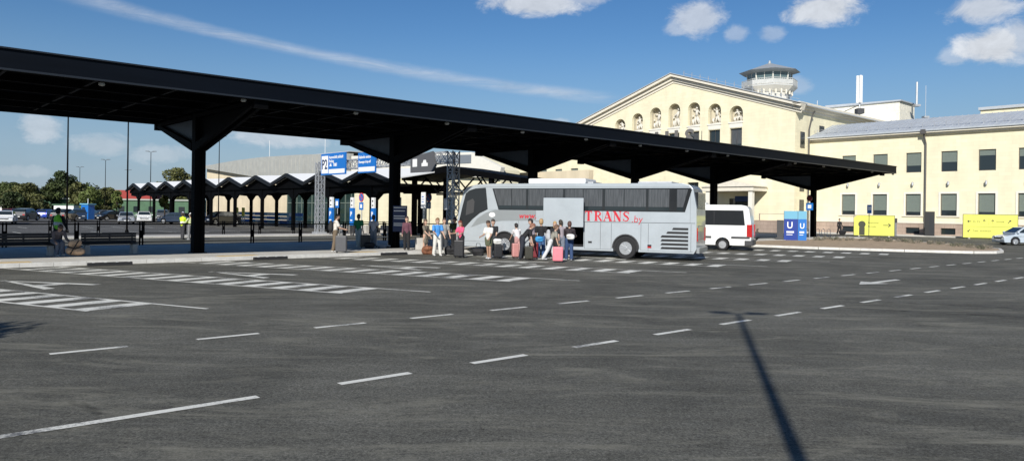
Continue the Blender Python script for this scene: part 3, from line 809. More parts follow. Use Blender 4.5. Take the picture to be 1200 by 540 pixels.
b = MB(); b.box(gl0+.002, 50, .1, .2, 0, 8.9); b.build('glass_facade', mat('green_glass',(.02,.04,.035),.08,0,.7), mt)
b = MB()
for i in range(13): b.box(gl0+i*1.5-.04, gl0+i*1.5+.04, -.0, .098, 0, 6)
b.box(gl0, 50, .0, .096, 2.9, 3.0); b.build('glazing_bars', mat('pale_green_bar',(.16,.20,.17),.5), mt)
b = MB(); b.box(-.4, 50.2, -.8, 34.4, 9.353, 9.45); b.build('roof', M['zinc'], mt)
wb = thing('terminal_annex', 'white topped cream annex glimpsed between the shelters and the coach', 'building', A_, AZ)
b = MB(); b.prism([(50.3,0),(78,0),(78,6.2),(74,7.9),(50.3,8.6)], 0, 2.5, 'y'); b.build('wall', M['cream'], wb)
b = MB(); b.prism([(50.3,6.6),(78.2,5.4),(78.6,6.4),(74,8.1),(50.3,8.8)], -.5, -.01, 'y'); b.build('fascia', M['whitetrim'], wb)
b = MB(); b.prism([(60,7.2),(74,7.0),(74,7.85),(60,8.3)], -.56, -.505, 'y'); b.build('upper_glazing', mat('grey_glazing',(.20,.22,.24),.3), wb)
for x in (55,60,65,70,75):
    b = MB(); b.box(x-.8,x+.8,-.05,-.01,1.2,3.6); b.build('window', M['glass'], wb)

# hoarding and yellow panels before the terminal
hd = thing('site_hoarding', 'blue and white striped barrier boards in front of the tan terminal wall', 'hoarding', Vector((-40.2,108,0)), AZ)
b = MB(); hb = [M['lightblue'], M['signblue'], M['signwhite']]
for i in range(16): 
    for j in range(3): b.box(i*1.3, i*1.3+1.24, 0, .06, .15+j*.5, .15+j*.5+.44, (i*2+j+i//3) % 3)
b.build('boards', hb, hd)
for i, (px, lab) in enumerate([(277.5,'left yellow notice panel before the tan terminal'),(285,'right yellow notice panel before the tan terminal')]):
    r = thing('notice_sign', lab, 'sign', D(px,100), AZ, 'yellow panels by the terminal')
    b = MB(); b.box(-.42,.42,-.03,.03,1.0,2.2); b.build('board', M['yellow'], r); b = MB(); b.box(-.4,-.34,.03,.08,0,2.1); b.box(.34,.4,.03,.08,0,2.1); b.build('leg', M['galv'], r)

# far left buildings
gb = thing('green_warehouse', 'long low green sided warehouse behind the parked cars', 'building', D(25,150), R(4))
L_ = (232-25)/FPX*150
b = MB(); b.box(0, L_, 0, 12, 0, 3.4, 0); 
b.build('wall', M['greenfence'], gb)
b = MB(); b.box(-.2, L_+.2, -.3, 12.3, 3.403, 3.7); b.build('roof', mat('pale_roof',(.35,.38,.33),.6), gb)
for i in range(12):
    b = MB(); b.box(1+i*3, 2.2+i*3, -.06, -.01, 1.0, 2.2); b.build('window', M['glass'], gb)
rb = thing('red_roofed_house', 'house with a wide red roof left of the zigzag shelters', 'building', D(147,185), R(6))
w = 32/FPX*185; b = MB(); b.box(-w, w, 0, 9, 0, 3.6); b.build('wall', M['whiteplaster'], rb)
b = MB(); b.add([(-w-.6,-.6,3.4),(w+.6,-.6,3.4),(w+.6,9.6,3.4),(-w-.6,9.6,3.4),(-w+1,4.5,6.3),(w-1,4.5,6.3)], [(0,1,5,4),(2,3,4,5),(1,2,5),(3,0,4),(0,3,2,1)]); b.build('roof', M['redroof'], rb)
for x in (-4, 0, 4):
    b = MB(); b.box(x-.6,x+.6,-.05,-.01,1.2,2.5); b.build('window', M['glass'], rb)
wh = thing('white_shed', 'small white shed at the left edge beside the green warehouse', 'building', D(2,140), 0)
b = MB(); b.box(-3,1.2,0,4,0,2.3); b.build('wall', M['white'], wh); b = MB(); b.box(-3.2,1.4,-.2,4.2,2.303,2.45); b.build('roof', M['zinc'], wh)
wh = thing('white_shed', 'wide white shed behind the worker in the green vest', 'building', D(74,142), 0)
b = MB(); b.box(-1.8,2.0,0,4,0,2.2); b.build('wall', M['white'], wh); b = MB(); b.box(-2,2.2,-.2,4.2,2.203,2.4); b.build('roof', M['greenfence'], wh)
# blue kiosk
bk = thing('ticket_kiosk', 'bright blue ticket kiosk among the parked cars on the left', 'kiosk', D(103,118), R(-20))
b = MB(); b.box(-.75,.75,-.6,.6,0,2.3); b.build('body', M['signblue'], bk, bevel=.04); b = MB(); b.box(-.9,.9,-.75,.75,2.303,2.5); b.build('roof', M['lightblue'], bk)
b = MB(); b.box(-.5,.1,-.63,-.605,1.1,1.9); b.build('window', M['glass'], bk); b = MB(); b.tube([(0,0,2.5),(0,0,3.3)],.05,6); b.build('mast', M['white'], bk)

# ------------------------------------------------------------------ zigzag shelters
def zigzag():
    r = thing('zigzag_shelter', 'x', 'shelter', (0,0,0), AZ, 'zigzag roofed shelters before the terminal')
    W = 3.6; zp, zv, dp = 5.55, 4.62, 7.0
    b = MB(); b.prism([(-W,zv),(0,zp),(W,zv),(W,zv-.30),(0,zp-.34),(-W,zv-.30)], 0, .25, 'y'); b.build('fascia', mat('shelter_edge',(.012,.013,.015),.5,0,.2), r)
    b = MB(); ze = zp+.25
    b.add([(-W,.25,zv-.02),(0,.25,zp-.02),(W,.25,zv-.02),(W,dp,ze),(0,dp,ze),(-W,dp,ze),(-W,.25,zv-.12),(0,.25,zp-.12),(W,.25,zv-.12),(W,dp,ze-.1),(0,dp,ze-.1),(-W,dp,ze-.1)],
          [(0,1,4,5),(1,2,3,4),(6,11,10,7),(7,10,9,8),(0,5,11,6),(2,8,9,3),(3,9,10,4),(4,10,11,5),(0,6,7,1),(1,7,8,2)])
    b.build('roof_panel', mat('white_roof_membrane',(.78,.78,.76),.6), r)
    b = MB(); b.box(-W+.05,W-.05,.9,dp-.1,zv-.42,zv-.345); b.prism([(-W+.02,zv-.2),(0,zp-.2),(W-.02,zv-.2),(W-.02,zv-.5),(-W+.02,zv-.5)], .6, .85, 'y'); b.build('soffit', M['darksteel'], r)
    for y in (.9, 5.8):
        b = MB(); b.box(-.15,.15,y-.15,y+.15,0,zv-.3); b.build('post', M['darksteel'], r)
        b = MB()
        for s_ in (-1,1): b.prism([(s_*.18,3.0),(s_*1.2,3.62),(s_*3.58,3.75),(s_*3.58,zv-.425),(s_*.18,zv-.425)], y-.08, y+.08, 'y')
        b.build('brace', M['darksteel'], r)
    return r
zz = None
zl = ['behind the lattice gantry leg, nearest the coach','below the blue P2 sign','left of the P2 sign, before the dark glass','before the tan wall, fourth from the right','before the tan wall, right of the thick post','directly behind the thick near post','just left of the thick near post','third from the left end','second from the left end','at the left end of the row']
for i in range(10):
    k = i-2; n = -35.2-7.2*k; p = F(20.6, n)
    lab = 'black zigzag shelter with white roof, ' + zl[i]
    if zz is None: zz = zigzag(); zz.location = p; zz['label'] = lab
    else: dup(zz, p, AZ, lab)
# ground slab below shelters is part of the lot

# second, flat gabled shelter left of the coach
ss = thing('truss_shelter', 'low gabled black shelter on open trusses left of the coach', 'shelter', D(470,64), AZ+R(12))
b = MB(); b.prism([(0,5.2),(5,5.85),(12.6,4.75),(12.6,4.35),(5,5.3),(0,4.7)], 0, 5, 'y'); b.build('roof', M['darksteel'], ss)
b = MB()
for y in (.3, 4.6):
    b.bar((0,y,3.6),(12,y,3.6),.12); x = 0
    while x < 9: b.bar((x,y,4.7+.08*x),(x+1.3,y,3.65),.1); b.bar((x+1.3,y,3.65),(x+2.6,y,4.8),.1); x += 2.6
b.build('truss', M['darksteel'], ss)
for x in (1.2, 9.5):
    b = MB(); b.box(x-.17,x+.17,.2,.55,0,4.9); b.box(x-.17,x+.17,4.3,4.65,0,4.9); b.build('post', M['darksteel'], ss)

# ------------------------------------------------------------------ gantry with signs
gp = Vector((-18.2, 70, 0))*.88
gn = thing('sign_gantry', 'grey lattice gantry carrying the signs above the service road', 'gantry', gp, AZ); gn.scale = (.88,.88,.91)
def lattice(b, p, q_, w, n, r=.028):
    p = Vector(p); q_ = Vector(q_); d = (q_-p); dn = d.normalized()
    a1 = Vector((0,1,0)) if abs(dn.y) < .9 else Vector((1,0,0)); a1 = (a1 - dn*a1.dot(dn)).normalized(); a2 = dn.cross(a1)
    cs = [a1*w/2*i+a2*w/2*j for i, j in ((-1,-1),(1,-1),(1,1),(-1,1))]
    for c in cs: b.bar(p+c, q_+c, .07)
    for k in range(n):
        u0 = p+d*k/n; u1 = p+d*(k+1)/n
        for i in range(4):
            c0, c1 = cs[i], cs[(i+1)%4]; b.bar(u0+c0, u1+c1, .04); b.bar(u0+c0, u0+c1, .04); b.bar(u0+c1,u1+c0,.03)
for s in (0, 20.5):
    b = MB(); lattice(b, (s,0,0), (s,0,6.6), .62, 9); b.box(s-.5,s+.5,-.5,.5,0,.25); b.build('tower', M['galv'], gn)
b = MB(); lattice(b, (.32,0,6.2), (20.2,0,6.2), .75, 24); b.build('beam', M['galv'], gn)
def SL(s, y=-.55): return F(0,0)*0+Vector((gp.x+N[0]*s*.88+U[0]*y*.88, gp.y+N[1]*s*.88+U[1]*y*.88, .25))
r = thing('overhead_sign', 'blue overhead sign reading P2 with white panel at its foot', 'sign', SL(1.3), AZ)
b = MB(); b.box(0,5.3,-.06,.06,5.25,7.2,0); b.build('panel', M['signblue'], r); r.scale=(.74,.88,.88)
b = MB(); b.box(.15,1.6,-.068,-.062,5.4,7.0,0); b.box(1.75,5.15,-.068,-.062,5.37,5.75,0)
text_mb(b, 'Automobilių aikštelė', .36, XZ(1.8,-.07,6.72), 0, 0, .008, .004); text_mb(b, 'Parking', .36, XZ(1.8,-.07,6.36), 0, 0, .008, .004)
b.box(1.9,2.4,-.068,-.062,6.02,6.1,0); b.box(2.0,2.3,-.068,-.062,6.1,6.25,0); b.box(2.8,2.9,-.068,-.062,6.0,6.3,0); b.box(3.0,3.3,-.068,-.062,6.0,6.28,0); b.box(3.4,3.5,-.068,-.062,6.0,6.3,0)
b.build('white_field', M['signwhite'], r)
b = MB(); text_mb(b, 'P2', 1.25, XZ(.2,-.075,5.8), 0, 0, .02, .006); b.build('lettering', M['navy'], r)
r = thing('overhead_sign', 'smaller blue overhead sign right of the P2 sign', 'sign', SL(7.9), AZ)
b = MB(); b.box(0,3.3,-.06,.06,5.25,7.0,0); b.build('panel', M['signblue'], r); r.scale=(.74,.88,.88)
b = MB(); b.box(.1,3.2,-.068,-.062,5.37,5.75,0); text_mb(b, 'Kelionės centras', .34, XZ(.15,-.07,6.5), 0, 0, .008, .004); text_mb(b, 'Passenger drop-off', .30, XZ(.15,-.07,6.1), 0, 0, .008, .004)
b.build('white_field', M['signwhite'], r)
r = thing('overhead_sign', 'dark grey overhead sign with white car symbol near the coach', 'sign', SL(15.8), AZ)
b = MB(); b.prism([(0,5.05),(2.9,5.05),(3.3,5.5),(2.9,6.6),(0,6.25)], -.06, .06, 'y'); r.scale=(.88,.88,.88); b.build('panel', mat('sign_grey',(.10,.10,.105),.5), r)
b = MB(); b.box(.3,.9,-.068,-.062,5.5,6.1,0); b.box(1.5,2.3,-.068,-.062,5.5,5.75,0); b.prism([(1.65,5.75),(2.15,5.75),(2.05,5.98),(1.75,5.98)],-.068,-.062,'y'); b.build('symbol', M['signwhite'], r)

# pay-and-direction pillars, small road signs
def pillar(px, lab, d=60):
    r = thing('parking_pillar', lab, 'sign pillar', D(px,d), AZ, 'blue parking pillars with white heads')
    b = MB(); b.box(-.26,.26,-.1,.1,.85,2.25); b.build('lower_panel', M['signblue'], r)
    b = MB(); b.box(-.20,.20,-.08,.08,2.253,3.1); b.build('head_panel', M['signwhite'], r)
    b = MB(); b.box(-.2,-.14,-.05,.05,0,.85); b.box(.14,.2,-.05,.05,0,.85); b.build('leg', M['darkgrey'], r)
    b = MB(); text_mb(b, 'P', .5, XZ(-.16,-.105,1.6), 0,0,.02,.004); b.box(-.16,.16,-.106,-.101,1.2,1.3); b.build('symbol', M['signwhite'], r)
    b = MB(); b.box(-.09,.09,-.086,-.081,2.75,2.9); b.box(-.11,.11,-.086,-.081,2.42,2.52); b.build('mark', M['darkgrey'], r)
pillar(388.5,'blue and white parking pillar right of the gantry leg'); pillar(413,'blue and white parking pillar left of the no stopping sign'); pillar(437.5,'blue and white parking pillar just left of the second canopy post')
def road_sign(loc, lab, hgt=3.0, round_=True, rz=AZ, cols=('red','signblue'), rad=.33, plate=True):
    r = thing('road_sign', lab, 'road sign', loc, rz)
    b = MB(); b.tube([(0,0,0),(0,0,hgt+.3)], .035, 8); b.build('pole', M['galv'], r)
    b = MB()
    if round_:
        b.lathe([(rad,-.07),(rad,-.04)], (0,0,hgt), 'y', 20, 0); b.lathe([(rad*.8,-.074),(rad*.8,-.071)], (0,0,hgt), 'y', 20, 1)
        if cols[0]=='red': b.T = Matrix.Translation((0,0,hgt)) @ Matrix.Rotation(R(45),4,'Y'); b.box(-rad*.8,rad*.8,-.078,-.075,-.04,.04,0); b.T = None
    else: b.box(-rad,rad,-.07,-.04,hgt-rad*1.2,hgt+rad*1.2,0); b.box(-rad*.6,rad*.6,-.074,-.071,hgt-rad*.6,hgt+rad*.6,1)
    b.build('face', [M[cols[0]], M[cols[1]]], r)
    if plate: b = MB(); b.box(-.3,.3,-.07,-.04,hgt-1.0,hgt-.4,0); b.box(-.15,.15,-.074,-.071,hgt-.85,hgt-.55,1); b.build('plate', [M['signblue'], M['signwhite']], r)
road_sign(D(424,59),'round red and blue no stopping sign between the blue pillars', 3.1, rad=.36)
road_sign(D(503,66),'round red and blue no stopping sign left of the coach mirror', 3.3, rad=.42)
road_sign(D(395.5,60),'square blue sign with white triangle beside the first pillar', 2.6, False, cols=('signblue','signwhite'), plate=False, rad=.3)
road_sign(D(949,62),'red road sign over blue plate beside the last canopy post', 3.6, True, cols=('black','darkred'), rad=.26)
r = thing('direction_board', 'tall white board with faint lettering left of the coach', 'sign', D(496,60), AZ)
b = MB(); b.box(-.27,.27,-.04,.04,2.3,3.6); b.build('board', M['signwhite'], r); b = MB(); b.tube([(0,.07,0),(0,.07,3.5)],.04,8); b.build('pole', M['galv'], r)
b = MB(); b.box(-.18,.1,-.046,-.041,3.2,3.28); b.box(-.18,.16,-.046,-.041,3.0,3.05); b.box(-.18,.12,-.046,-.041,2.8,2.86); b.build('lettering', M['signblue'], r)
r = thing('bus_stop_sign', 'bus stop pole with blue and white flag before the first yellow board', 'sign', D(1018.5,73), 0)
b = MB(); b.tube([(0,0,0),(0,0,3.3)],.035,8); b.build('pole', M['darkgrey'], r); b = MB(); b.box(-.22,.22,-.06,-.03,2.45,3.3,0); b.box(-.14,.18,-.065,-.061,2.75,3.15,1); b.build('flag', [M['signblue'],M['signwhite']], r)

# ticket boards on post 2
r = thing('timetable_board', 'navy timetable board with white lines fixed to the second canopy post', 'sign', F(10.05,.55,0), AZ+R(36))
b = MB(); b.box(-.38,.38,-.05,.02,1.0,2.35); b.build('board', M['navy'], r, bevel=.01)
b = MB(); 
for z, w in ((2.22,.33),(2.05,.3),(1.78,.3),(1.66,.32),(1.4,.25),(1.3,.3)): b.box(-.33,-.33+2*w,-.056,-.051,z,z+.05)
b.build('lettering', M['signwhite'], r); b = MB(); b.box(-.3,-.25,.021,.06,.15,1.2); b.box(.25,.3,.021,.06,.15,1.2); b.build('leg', M['darksteel'], r)
def cblock(loc, sx, sy, sz, lab, rz=0, m='concrete', g=None):
    r = MB(); r.prism([(-sx/2,0),(sx/2,0),(sx/2*.9,sz),(-sx/2*.9,sz)], -sy/2, sy/2, 'y'); o = r.build('concrete_block', M[m], bevel=.02, loc=loc, rz=rz); tag(o, lab, 'concrete block', g); return o
cblock(F(10.3,2.1,.15), .62, .55, .58, 'pale concrete block at the foot of the second canopy post', .2)
for i,(px,lab) in enumerate([(404,'concrete block in the distance right of the man with the grey suitcase'),(430,'concrete block in the distance between the two walkers'),(452,'concrete block in the distance beside the second post'),(487,'concrete block in the distance right of the timetable board')]):
    cblock(D(px,66), .8, .6, .75, lab, AZ)

# tall lamps ----------------------------------------------------------
def lamp_post(loc, h, lab, arm=.55, rz=0, r0=.07, heads=2, name='street_lamp', group='lamp posts round the car park', head_len=.5):
    r = thing(name, lab, 'street lamp', loc, rz, group)
    b = MB(); b.tube([(0,0,0),(0,0,1.2),(0,0,h)], [r0*1.1, r0, r0*.55], 10); b.lathe([(r0*2.2,0),(r0*2.2,.05),(r0*1.2,.25)], (0,0,0), 'z', 10); b.build('pole', M['darksteel'], r, smooth=False)
    for s_ in ((-1,1) if heads == 2 else (1,)):
        b = MB(); b.tube([(0,0,h-.02),(s_*arm*.6,0,h+.10)], .03, 6); b.hexa([(s_*arm*.5,-.13,h+.06),(s_*(arm*.5+head_len),-.11,h+.10),(s_*(arm*.5+head_len),.11,h+.10),(s_*arm*.5,.13,h+.06)],
              [(s_*arm*.5,-.11,h+.16),(s_*(arm*.5+head_len),-.08,h+.16),(s_*(arm*.5+head_len),.08,h+.16),(s_*arm*.5,.11,h+.16)]); b.build('lamp_head', M['darkgrey'], r)
lamp_post(D(78.5,58), 12.5, 'tall thin lamp post behind the canopy left of the second pole')
lamp_post(D(149,60.5), 12.5, 'tall lamp post right of the first one, base by the silver car')
lamp_post(D(256,85), 10.2, 'double headed lamp post right of the thick near canopy post')
lamp_post(D(176,107), 10.0, 'double headed lamp post above the zigzag shelters')
lamp_post(D(123,127), 10.0, 'double headed lamp post above the red roof')
lamp_post(D(93,152), 10.0, 'distant double headed lamp post left of the red roof')
lamp_post(D(149.5,170), 10.4, 'faintest distant lamp post behind the second tall pole')
lamp_post((.34,-2.3,0), 10.5, 'lamp post behind the camera casting the long shadow on the road', .36, R(-8), .095, group='lamp posts round the car park', head_len=.42)
for i,(px,d,ty,lab) in enumerate([(315,170,166,'thin pale flagpole left of the curved terminal roof end'),(380,165,160,'thin pale flagpole above the P2 sign')]):
    r = thing('flagpole', lab, 'flagpole', D(px,d), 0); b = MB(); b.tube([(0,0,0),(0,0,CAMH+(244.6-ty)*d/FPX)], .06, 6); b.build('pole', M['white'], r); b=MB(); b.sphere((0,0,CAMH+(244.6-ty)*d/FPX),.12,8,6); b.build('finial', M['white'], r)

# ------------------------------------------------------------------ right hand furniture
def yboard(px, py, w, h, lab, kind, shape=0):
    p = G(px, py); r = thing('notice_board', lab, 'sign', p, AZ+R(22), 'yellow direction boards before the building')
    b = MB(); c = .25
    b.prism([(0,.12),(w,.12),(w,h),(c,h),(0,h-c)] if shape else rect(0,w,.12,h), -.05, .05, 'y'); b.build('board', M['yellow'], r)
    b = MB()
    for (a, c_, d, e) in ((-.05,0,.1,h),(w,w+.05,.1,h)): b.box(a,c_,-.07,.07,d,e)
    b.box(-.05,w+.05,-.07,.07,h+.003,h+.05); b.build('frame', mat('olive_frame',(.13,.13,.04),.5), r)
    for x in (.5, w-.5):
        b = MB(); b.box(x-.08,x+.08,-.5,.6,0,.1); b.build('foot', M['concrete'], r)
    b = MB()
    def arrow(x, z, s, dx, dz):
        d = Vector((dx,0,dz)).normalized(); n_ = Vector((-d.z,0,d.x)); c0 = Vector((x,-.056,z))
        b.bar(c0-d*s, c0+d*s, .02*1, .10*s*1.6) if False else b.bar(c0-d*s, c0+d*s, .012, .07)
        for q_ in (-1,1): b.bar(c0+d*s, c0+d*s*.3+n_*s*.6*q_, .012, .07)
    if kind == 1:
        arrow(w*.82, h*.55, .36, 1, 0)
        b.lathe([(.36,-.058),(.36,-.052)], (w*.2,0,h*.58), 'y', 20); b.box(w*.13,w*.27,-.060,-.052,.15,h*.45)
        text_mb(b,'Atvykimas', .26, XZ(w*.34,-.056,h*.62),0,0,0,.003); text_mb(b,'Arrivals', .26, XZ(w*.34,-.056,h*.44),0,0,0,.003)
    else:
        arrow(.55,h*.72,.17,-1,0); arrow(1.85,h*.72,.17,0,1); arrow(2.6,h*.72,.17,0,1); arrow(w-.7,h*.72,.2,1,1); arrow(.5,h*.34,.17,-1,-1); arrow(w-.7,h*.34,.2,-1,0)
        text_mb(b,'P2  P3', .24, XZ(.85,-.056,h*.68),0,0,0,.003); text_mb(b,'Stotelė', .24, XZ(2.9,-.056,h*.68),0,0,0,.003); text_mb(b,'Taksi  Autobusai', .24, XZ(.85,-.056,h*.30),0,0,0,.003); b.box(.3,w-.3,-.058,-.052,h*.5,h*.51); b.box(2.25,2.27,-.058,-.052,h*.58,h*.86)
    b.build('lettering', mat('board_black',(.05,.05,.03),.6), r)
yboard(1001, 276.6, 3.9, 2.25, 'yellow board with one long arrow, left of the black info pillar', 1, 1)
yboard(1129, 279.3, 4.75, 2.5, 'yellow board with many small arrows behind the silver car', 2)
r = thing('information_pillar', 'tall black information pillar before the wall between the yellow boards', 'pillar', G(1089.5,277.5), AZ+R(20))
b = MB(); b.box(-.48,.48,-.2,.2,0,2.8); b.build('body', M['black'], r, bevel=.03); b = MB(); b.box(-.02,.4,-.215,-.203,.3,2.4); b.build('screen', mat('dim_screen',(.04,.042,.045),.2), r)
r = thing('ticket_machine', 'slim grey parking meter right of the first yellow board', 'parking meter', G(1048.5,276.5), 0)
b = MB(); b.box(-.18,.18,-.15,.15,0,1.5); b.build('body', M['steel'], r, bevel=.03); b = MB(); b.box(-.22,.22,-.18,.18,1.5,2.0); b.build('head', M['darkgrey'], r, bevel=.02)
r = thing('advertising_stand', 'three sided blue stand with white letter U before the last canopy post', 'sign', G(919,283), R(-20)); r.scale = (.88,1,1)
for nm, x0, x1, rot in (('left_panel',0,1.2,-18),('right_panel',1.21,1.95,28)):
    e = MB(); e.T = Matrix.Translation((x0 if nm[0]=='l' else 1.21,0 if nm[0]=='l' else -.39*0,0)); ww = x1-x0
    e.box(0,ww,0,.1,.08,1.85,0); e.box(0,ww,0,.1,1.853,2.5,1); text_mb(e,'U', .75*(.8 if ww<1 else 1), e.T @ XZ(ww*.2,-.006,1.1),2,0,.01,.003); 
    e.box(ww*.18,ww*.72,-.006,-.001,.72,.86,2); e.box(ww*.18,ww*.62,-.006,-.001,.55,.60,2); e.box(-.03,0,-.02,.12,0,2.52,3)
    o = e.build('panel', [M['deepblue'] if ww>1 else M['signblue'], M['lightblue'], M['signwhite'], M['darkgrey']], r)
b = MB(); b.box(-.62,-.05,-.1,.55,0,1.75); b.build('cabinet', M['darkgrey'], r, bevel=.02)
r = thing('cycle_rack', 'row of metal cycle hoops by the last canopy post', 'cycle rack', G(938,277.5), AZ)
for i in range(6):
    b = MB(); b.tube([(i*.55,0,0),(i*.55,0,.75),(i*.55,.35,.85),(i*.55,.7,.75),(i*.55,.7,0)],.03,6); b.build('hoop', M['galv'], r)

# ------------------------------------------------------------------ VEHICLES
def wheel_part(parent, x, y, z, r, w, side=-1, spokes=9, rimr=.62):
    b = MB(); b.lathe([(r*.6,-w/2),(r*.93,-w/2),(r,-w/2+.03),(r,w/2-.03),(r*.93,w/2),(r*.6,w/2)], (x,y,z), 'y', 28); t = b.build('wheel', M['rubber'], parent, smooth=False)
    b = MB(); yo = y+side*(w/2+.004)
    b.lathe([(r*rimr,yo-side*.02),(r*rimr,yo+side*.010),(r*(rimr-.07),yo+side*.010),(r*(rimr-.09),yo-side*.0)], (x,0,z), 'y', 28)
    b.lathe([(r*(rimr-.08),yo-side*.012),(r*(rimr-.08),yo-side*.002)], (x,0,z), 'y', 28, 1)  # black disc paints in the shade of the openings between the spokes
    b.lathe([(r*.2,yo-side*.03),(r*.16,yo+side*.05)], (x,0,z), 'y', 12)
    for i in range(spokes):
        a = 2*math.pi*i/spokes; b.bar((x+r*.15*math.cos(a),yo,z+r*.15*math.sin(a)),(x+r*(rimr-.05)*math.cos(a),yo,z+r*(rimr-.05)*math.sin(a)), .03, r*.13)
    b.build('rim', [M['rim'], M['black']], t)
    return t
def arch_profile(x0, x1, zb, top_pts, wheels, ra):
    """closed side outline: bottom edge with wheel arches then top points right to left"""
    pts = [(x0, zb)]
    for wx in wheels:
        zc = ra*.86
        h = max(0, zb-zc) ; ang0 = math.asin(max(-1,min(1,(zb-zc)/ra)))
        for i in range(9):
            a = math.pi-ang0-(math.pi-2*ang0)*i/8; pts.append((wx+ra*math.cos(a), zc+ra*math.sin(a)))
    pts.append((x1, zb))
    return pts+top_pts

def make_car(kind, paintm, label, extra_group='cars parked in the lot on the left'):
    """local: x back(0) .. front(L); y +-w/2. kind: hatch, sedan, suv"""
    P = {'sedan': dict(L=4.6,W=1.8,H=1.45,belt=.92,hood=.88,roof=[(.75,.93),(1.25,1.38),(2.55,1.45),(3.0,1.40),(3.75,.95)], r=.32),
         'hatch': dict(L=4.1,W=1.76,H=1.5,belt=.95,hood=.90,roof=[(.12,.98),(.55,1.44),(2.0,1.50),(2.5,1.44),(3.25,.98)], r=.31),
         'suv': dict(L=4.6,W=1.88,H=1.68,belt=1.08,hood=1.05,roof=[(.15,1.10),(.55,1.60),(2.4,1.68),(2.9,1.60),(3.6,1.12)], r=.36)}[kind]
    L_, W, bz, r = P['L'], P['W'], P['belt'], P['r']; wx = [.82, L_-.88]
    root = thing('parked_car', label, 'car', (0,0,0), 0, extra_group)
    top = [(L_,.45),(L_-.03,.66),(L_-.25,P['hood']-.16),(L_-.9,P['hood']-.02),(P['roof'][-1][0]+.05,P['roof'][-1][1]),(P['roof'][0][0]-.03,P['roof'][0][1]),(.06,P['roof'][0][1]-.06),(0,.7),(.02,.4)]
    if kind == 'sedan': top[-4:-3] = [(P['roof'][0][0],.95)]
    b = MB(); b.prism(arch_profile(.05, L_-.05, .22, top, wx, r+.06), -W/2, W/2, 'y')
    body = b.build('body', paintm, root, bevel=.05)
    b = MB(); R_ = P['roof']; n = len(R_)
    lo = [(R_[0][0],R_[0][1]-.02)]
    vs = []; 
    for s_ in (-1,1):
        for (x,z) in R_:
            f = (z-bz)/(P['H']-bz); yy = s_*(W/2-.04-.17*max(0,f)); vs.append((x,yy,z))
    vs2 = [(x, y*(1.002), z) for x,y,z in vs]
    fs = [tuple(range(n)), tuple(range(n,2*n))[::-1]]+[(i,n+i,n+i+1,i+1) for i in range(n-1)]+[(n-1,2*n-1,n,0)]
    b.add(vs2, fs); b.build('cabin', paintm, root, bevel=.04)
    # glass: side, front, rear
    g = MB()
    for s_ in (-1,1):
        def S(x,z,o=.012):
            f=(z-bz)/(P['H']-bz); return (x, s_*(W/2-.04-.17*f+o), z)
        a,b1,c,d,e = R_[0],R_[1],R_[2],R_[3],R_[4]
        zt = P['H']-.10
        x0=a[0]+.18; x1=b1[0]+.10; x2=d[0]-.02; x3=e[0]-.22; mid=(x0+x3)/2
        g.add([S(x0,bz+.06),S(mid-.04,bz+.06),S(mid-.04,zt),S(x1,zt-.04)], [(0,1,2,3)])
        g.add([S(mid+.04,bz+.06),S(x3,bz+.06),S(x2,zt-.04),S(mid+.04,zt)], [(0,1,2,3)])
    for (p,q_,k) in ((R_[0],R_[1],-1),(R_[4],R_[3],1)):
        dx=q_[0]-p[0]; dz=q_[1]-p[1]; 
        def Q(f,s_):
            x=p[0]+dx*f; z=p[1]+dz*f; ff=(z-bz)/(P['H']-bz); return (x+k*.02, s_*(W/2-.13-.15*ff), z+.012)
        g.add([Q(.12,-1),Q(.12,1),Q(.92,1),Q(.92,-1)], [(0,1,2,3)])
    g.build('window_glass', M['glass'], root)
    for x in wx:
        for s_ in (-1,1): wheel_part(root, x, s_*(W/2-.12), r, r, .2, s_, 7, .66)
    b = MB(); b.box(.2,L_-.2,-W/2+.25,W/2-.25,.18,.5); b.build('underbody', M['black'], root)
    for s_ in (-1,1):
        b = MB(); b.box(L_-.16,L_-.01,s_*(W/2-.30)-.18,s_*(W/2-.30)+.18,.62,.74); b.build('headlight', M['headlight'], root, bevel=.03)
        b = MB(); b.box(-.012,.10,s_*(W/2-.22)-.14,s_*(W/2-.22)+.14,.74,.90); b.build('tail_light', M['taillight'], root, bevel=.02)
        b = MB(); b.box(P['roof'][4][0]-.25,P['roof'][4][0]-.1,s_*(W/2+.08)-.08,s_*(W/2+.08)+.08,bz+.02,bz+.16); b.build('mirror', paintm, root, bevel=.02)
    b = MB(); b.box(-.016,-.005,-.26,.26,.5,.61); b.box(L_+.003,L_+.012,-.26,.26,.36,.47); b.build('number_plate', M['signwhite'], root)
    b = MB(); b.box(L_-.03,L_+.005,-.5,.5,.5,.62); b.build('grille', M['black'], root)
    return root
def carpaint(n, c, metal=.2): return mat('car_paint_'+n, c, .28, metal, coat=.8)
CP = {'black':carpaint('black',(.012,.012,.014)),'blue':carpaint('blue',(.02,.06,.40)),'silver':carpaint('silver',(.42,.43,.44),.5),'white':carpaint('white',(.75,.75,.74),0),
      'grey':carpaint('grey',(.12,.125,.13)),'navy':carpaint('navy',(.03,.045,.075)),'red':carpaint('red',(.3,.02,.02)),'pale':carpaint('pale_blue',(.55,.62,.68),.2)}
protos = {}
HEAD = {'rear': R(80), 'front': R(-105), 'side': R(175), 'sidel': R(5), 'q1': R(-70), 'q2': R(-130)}
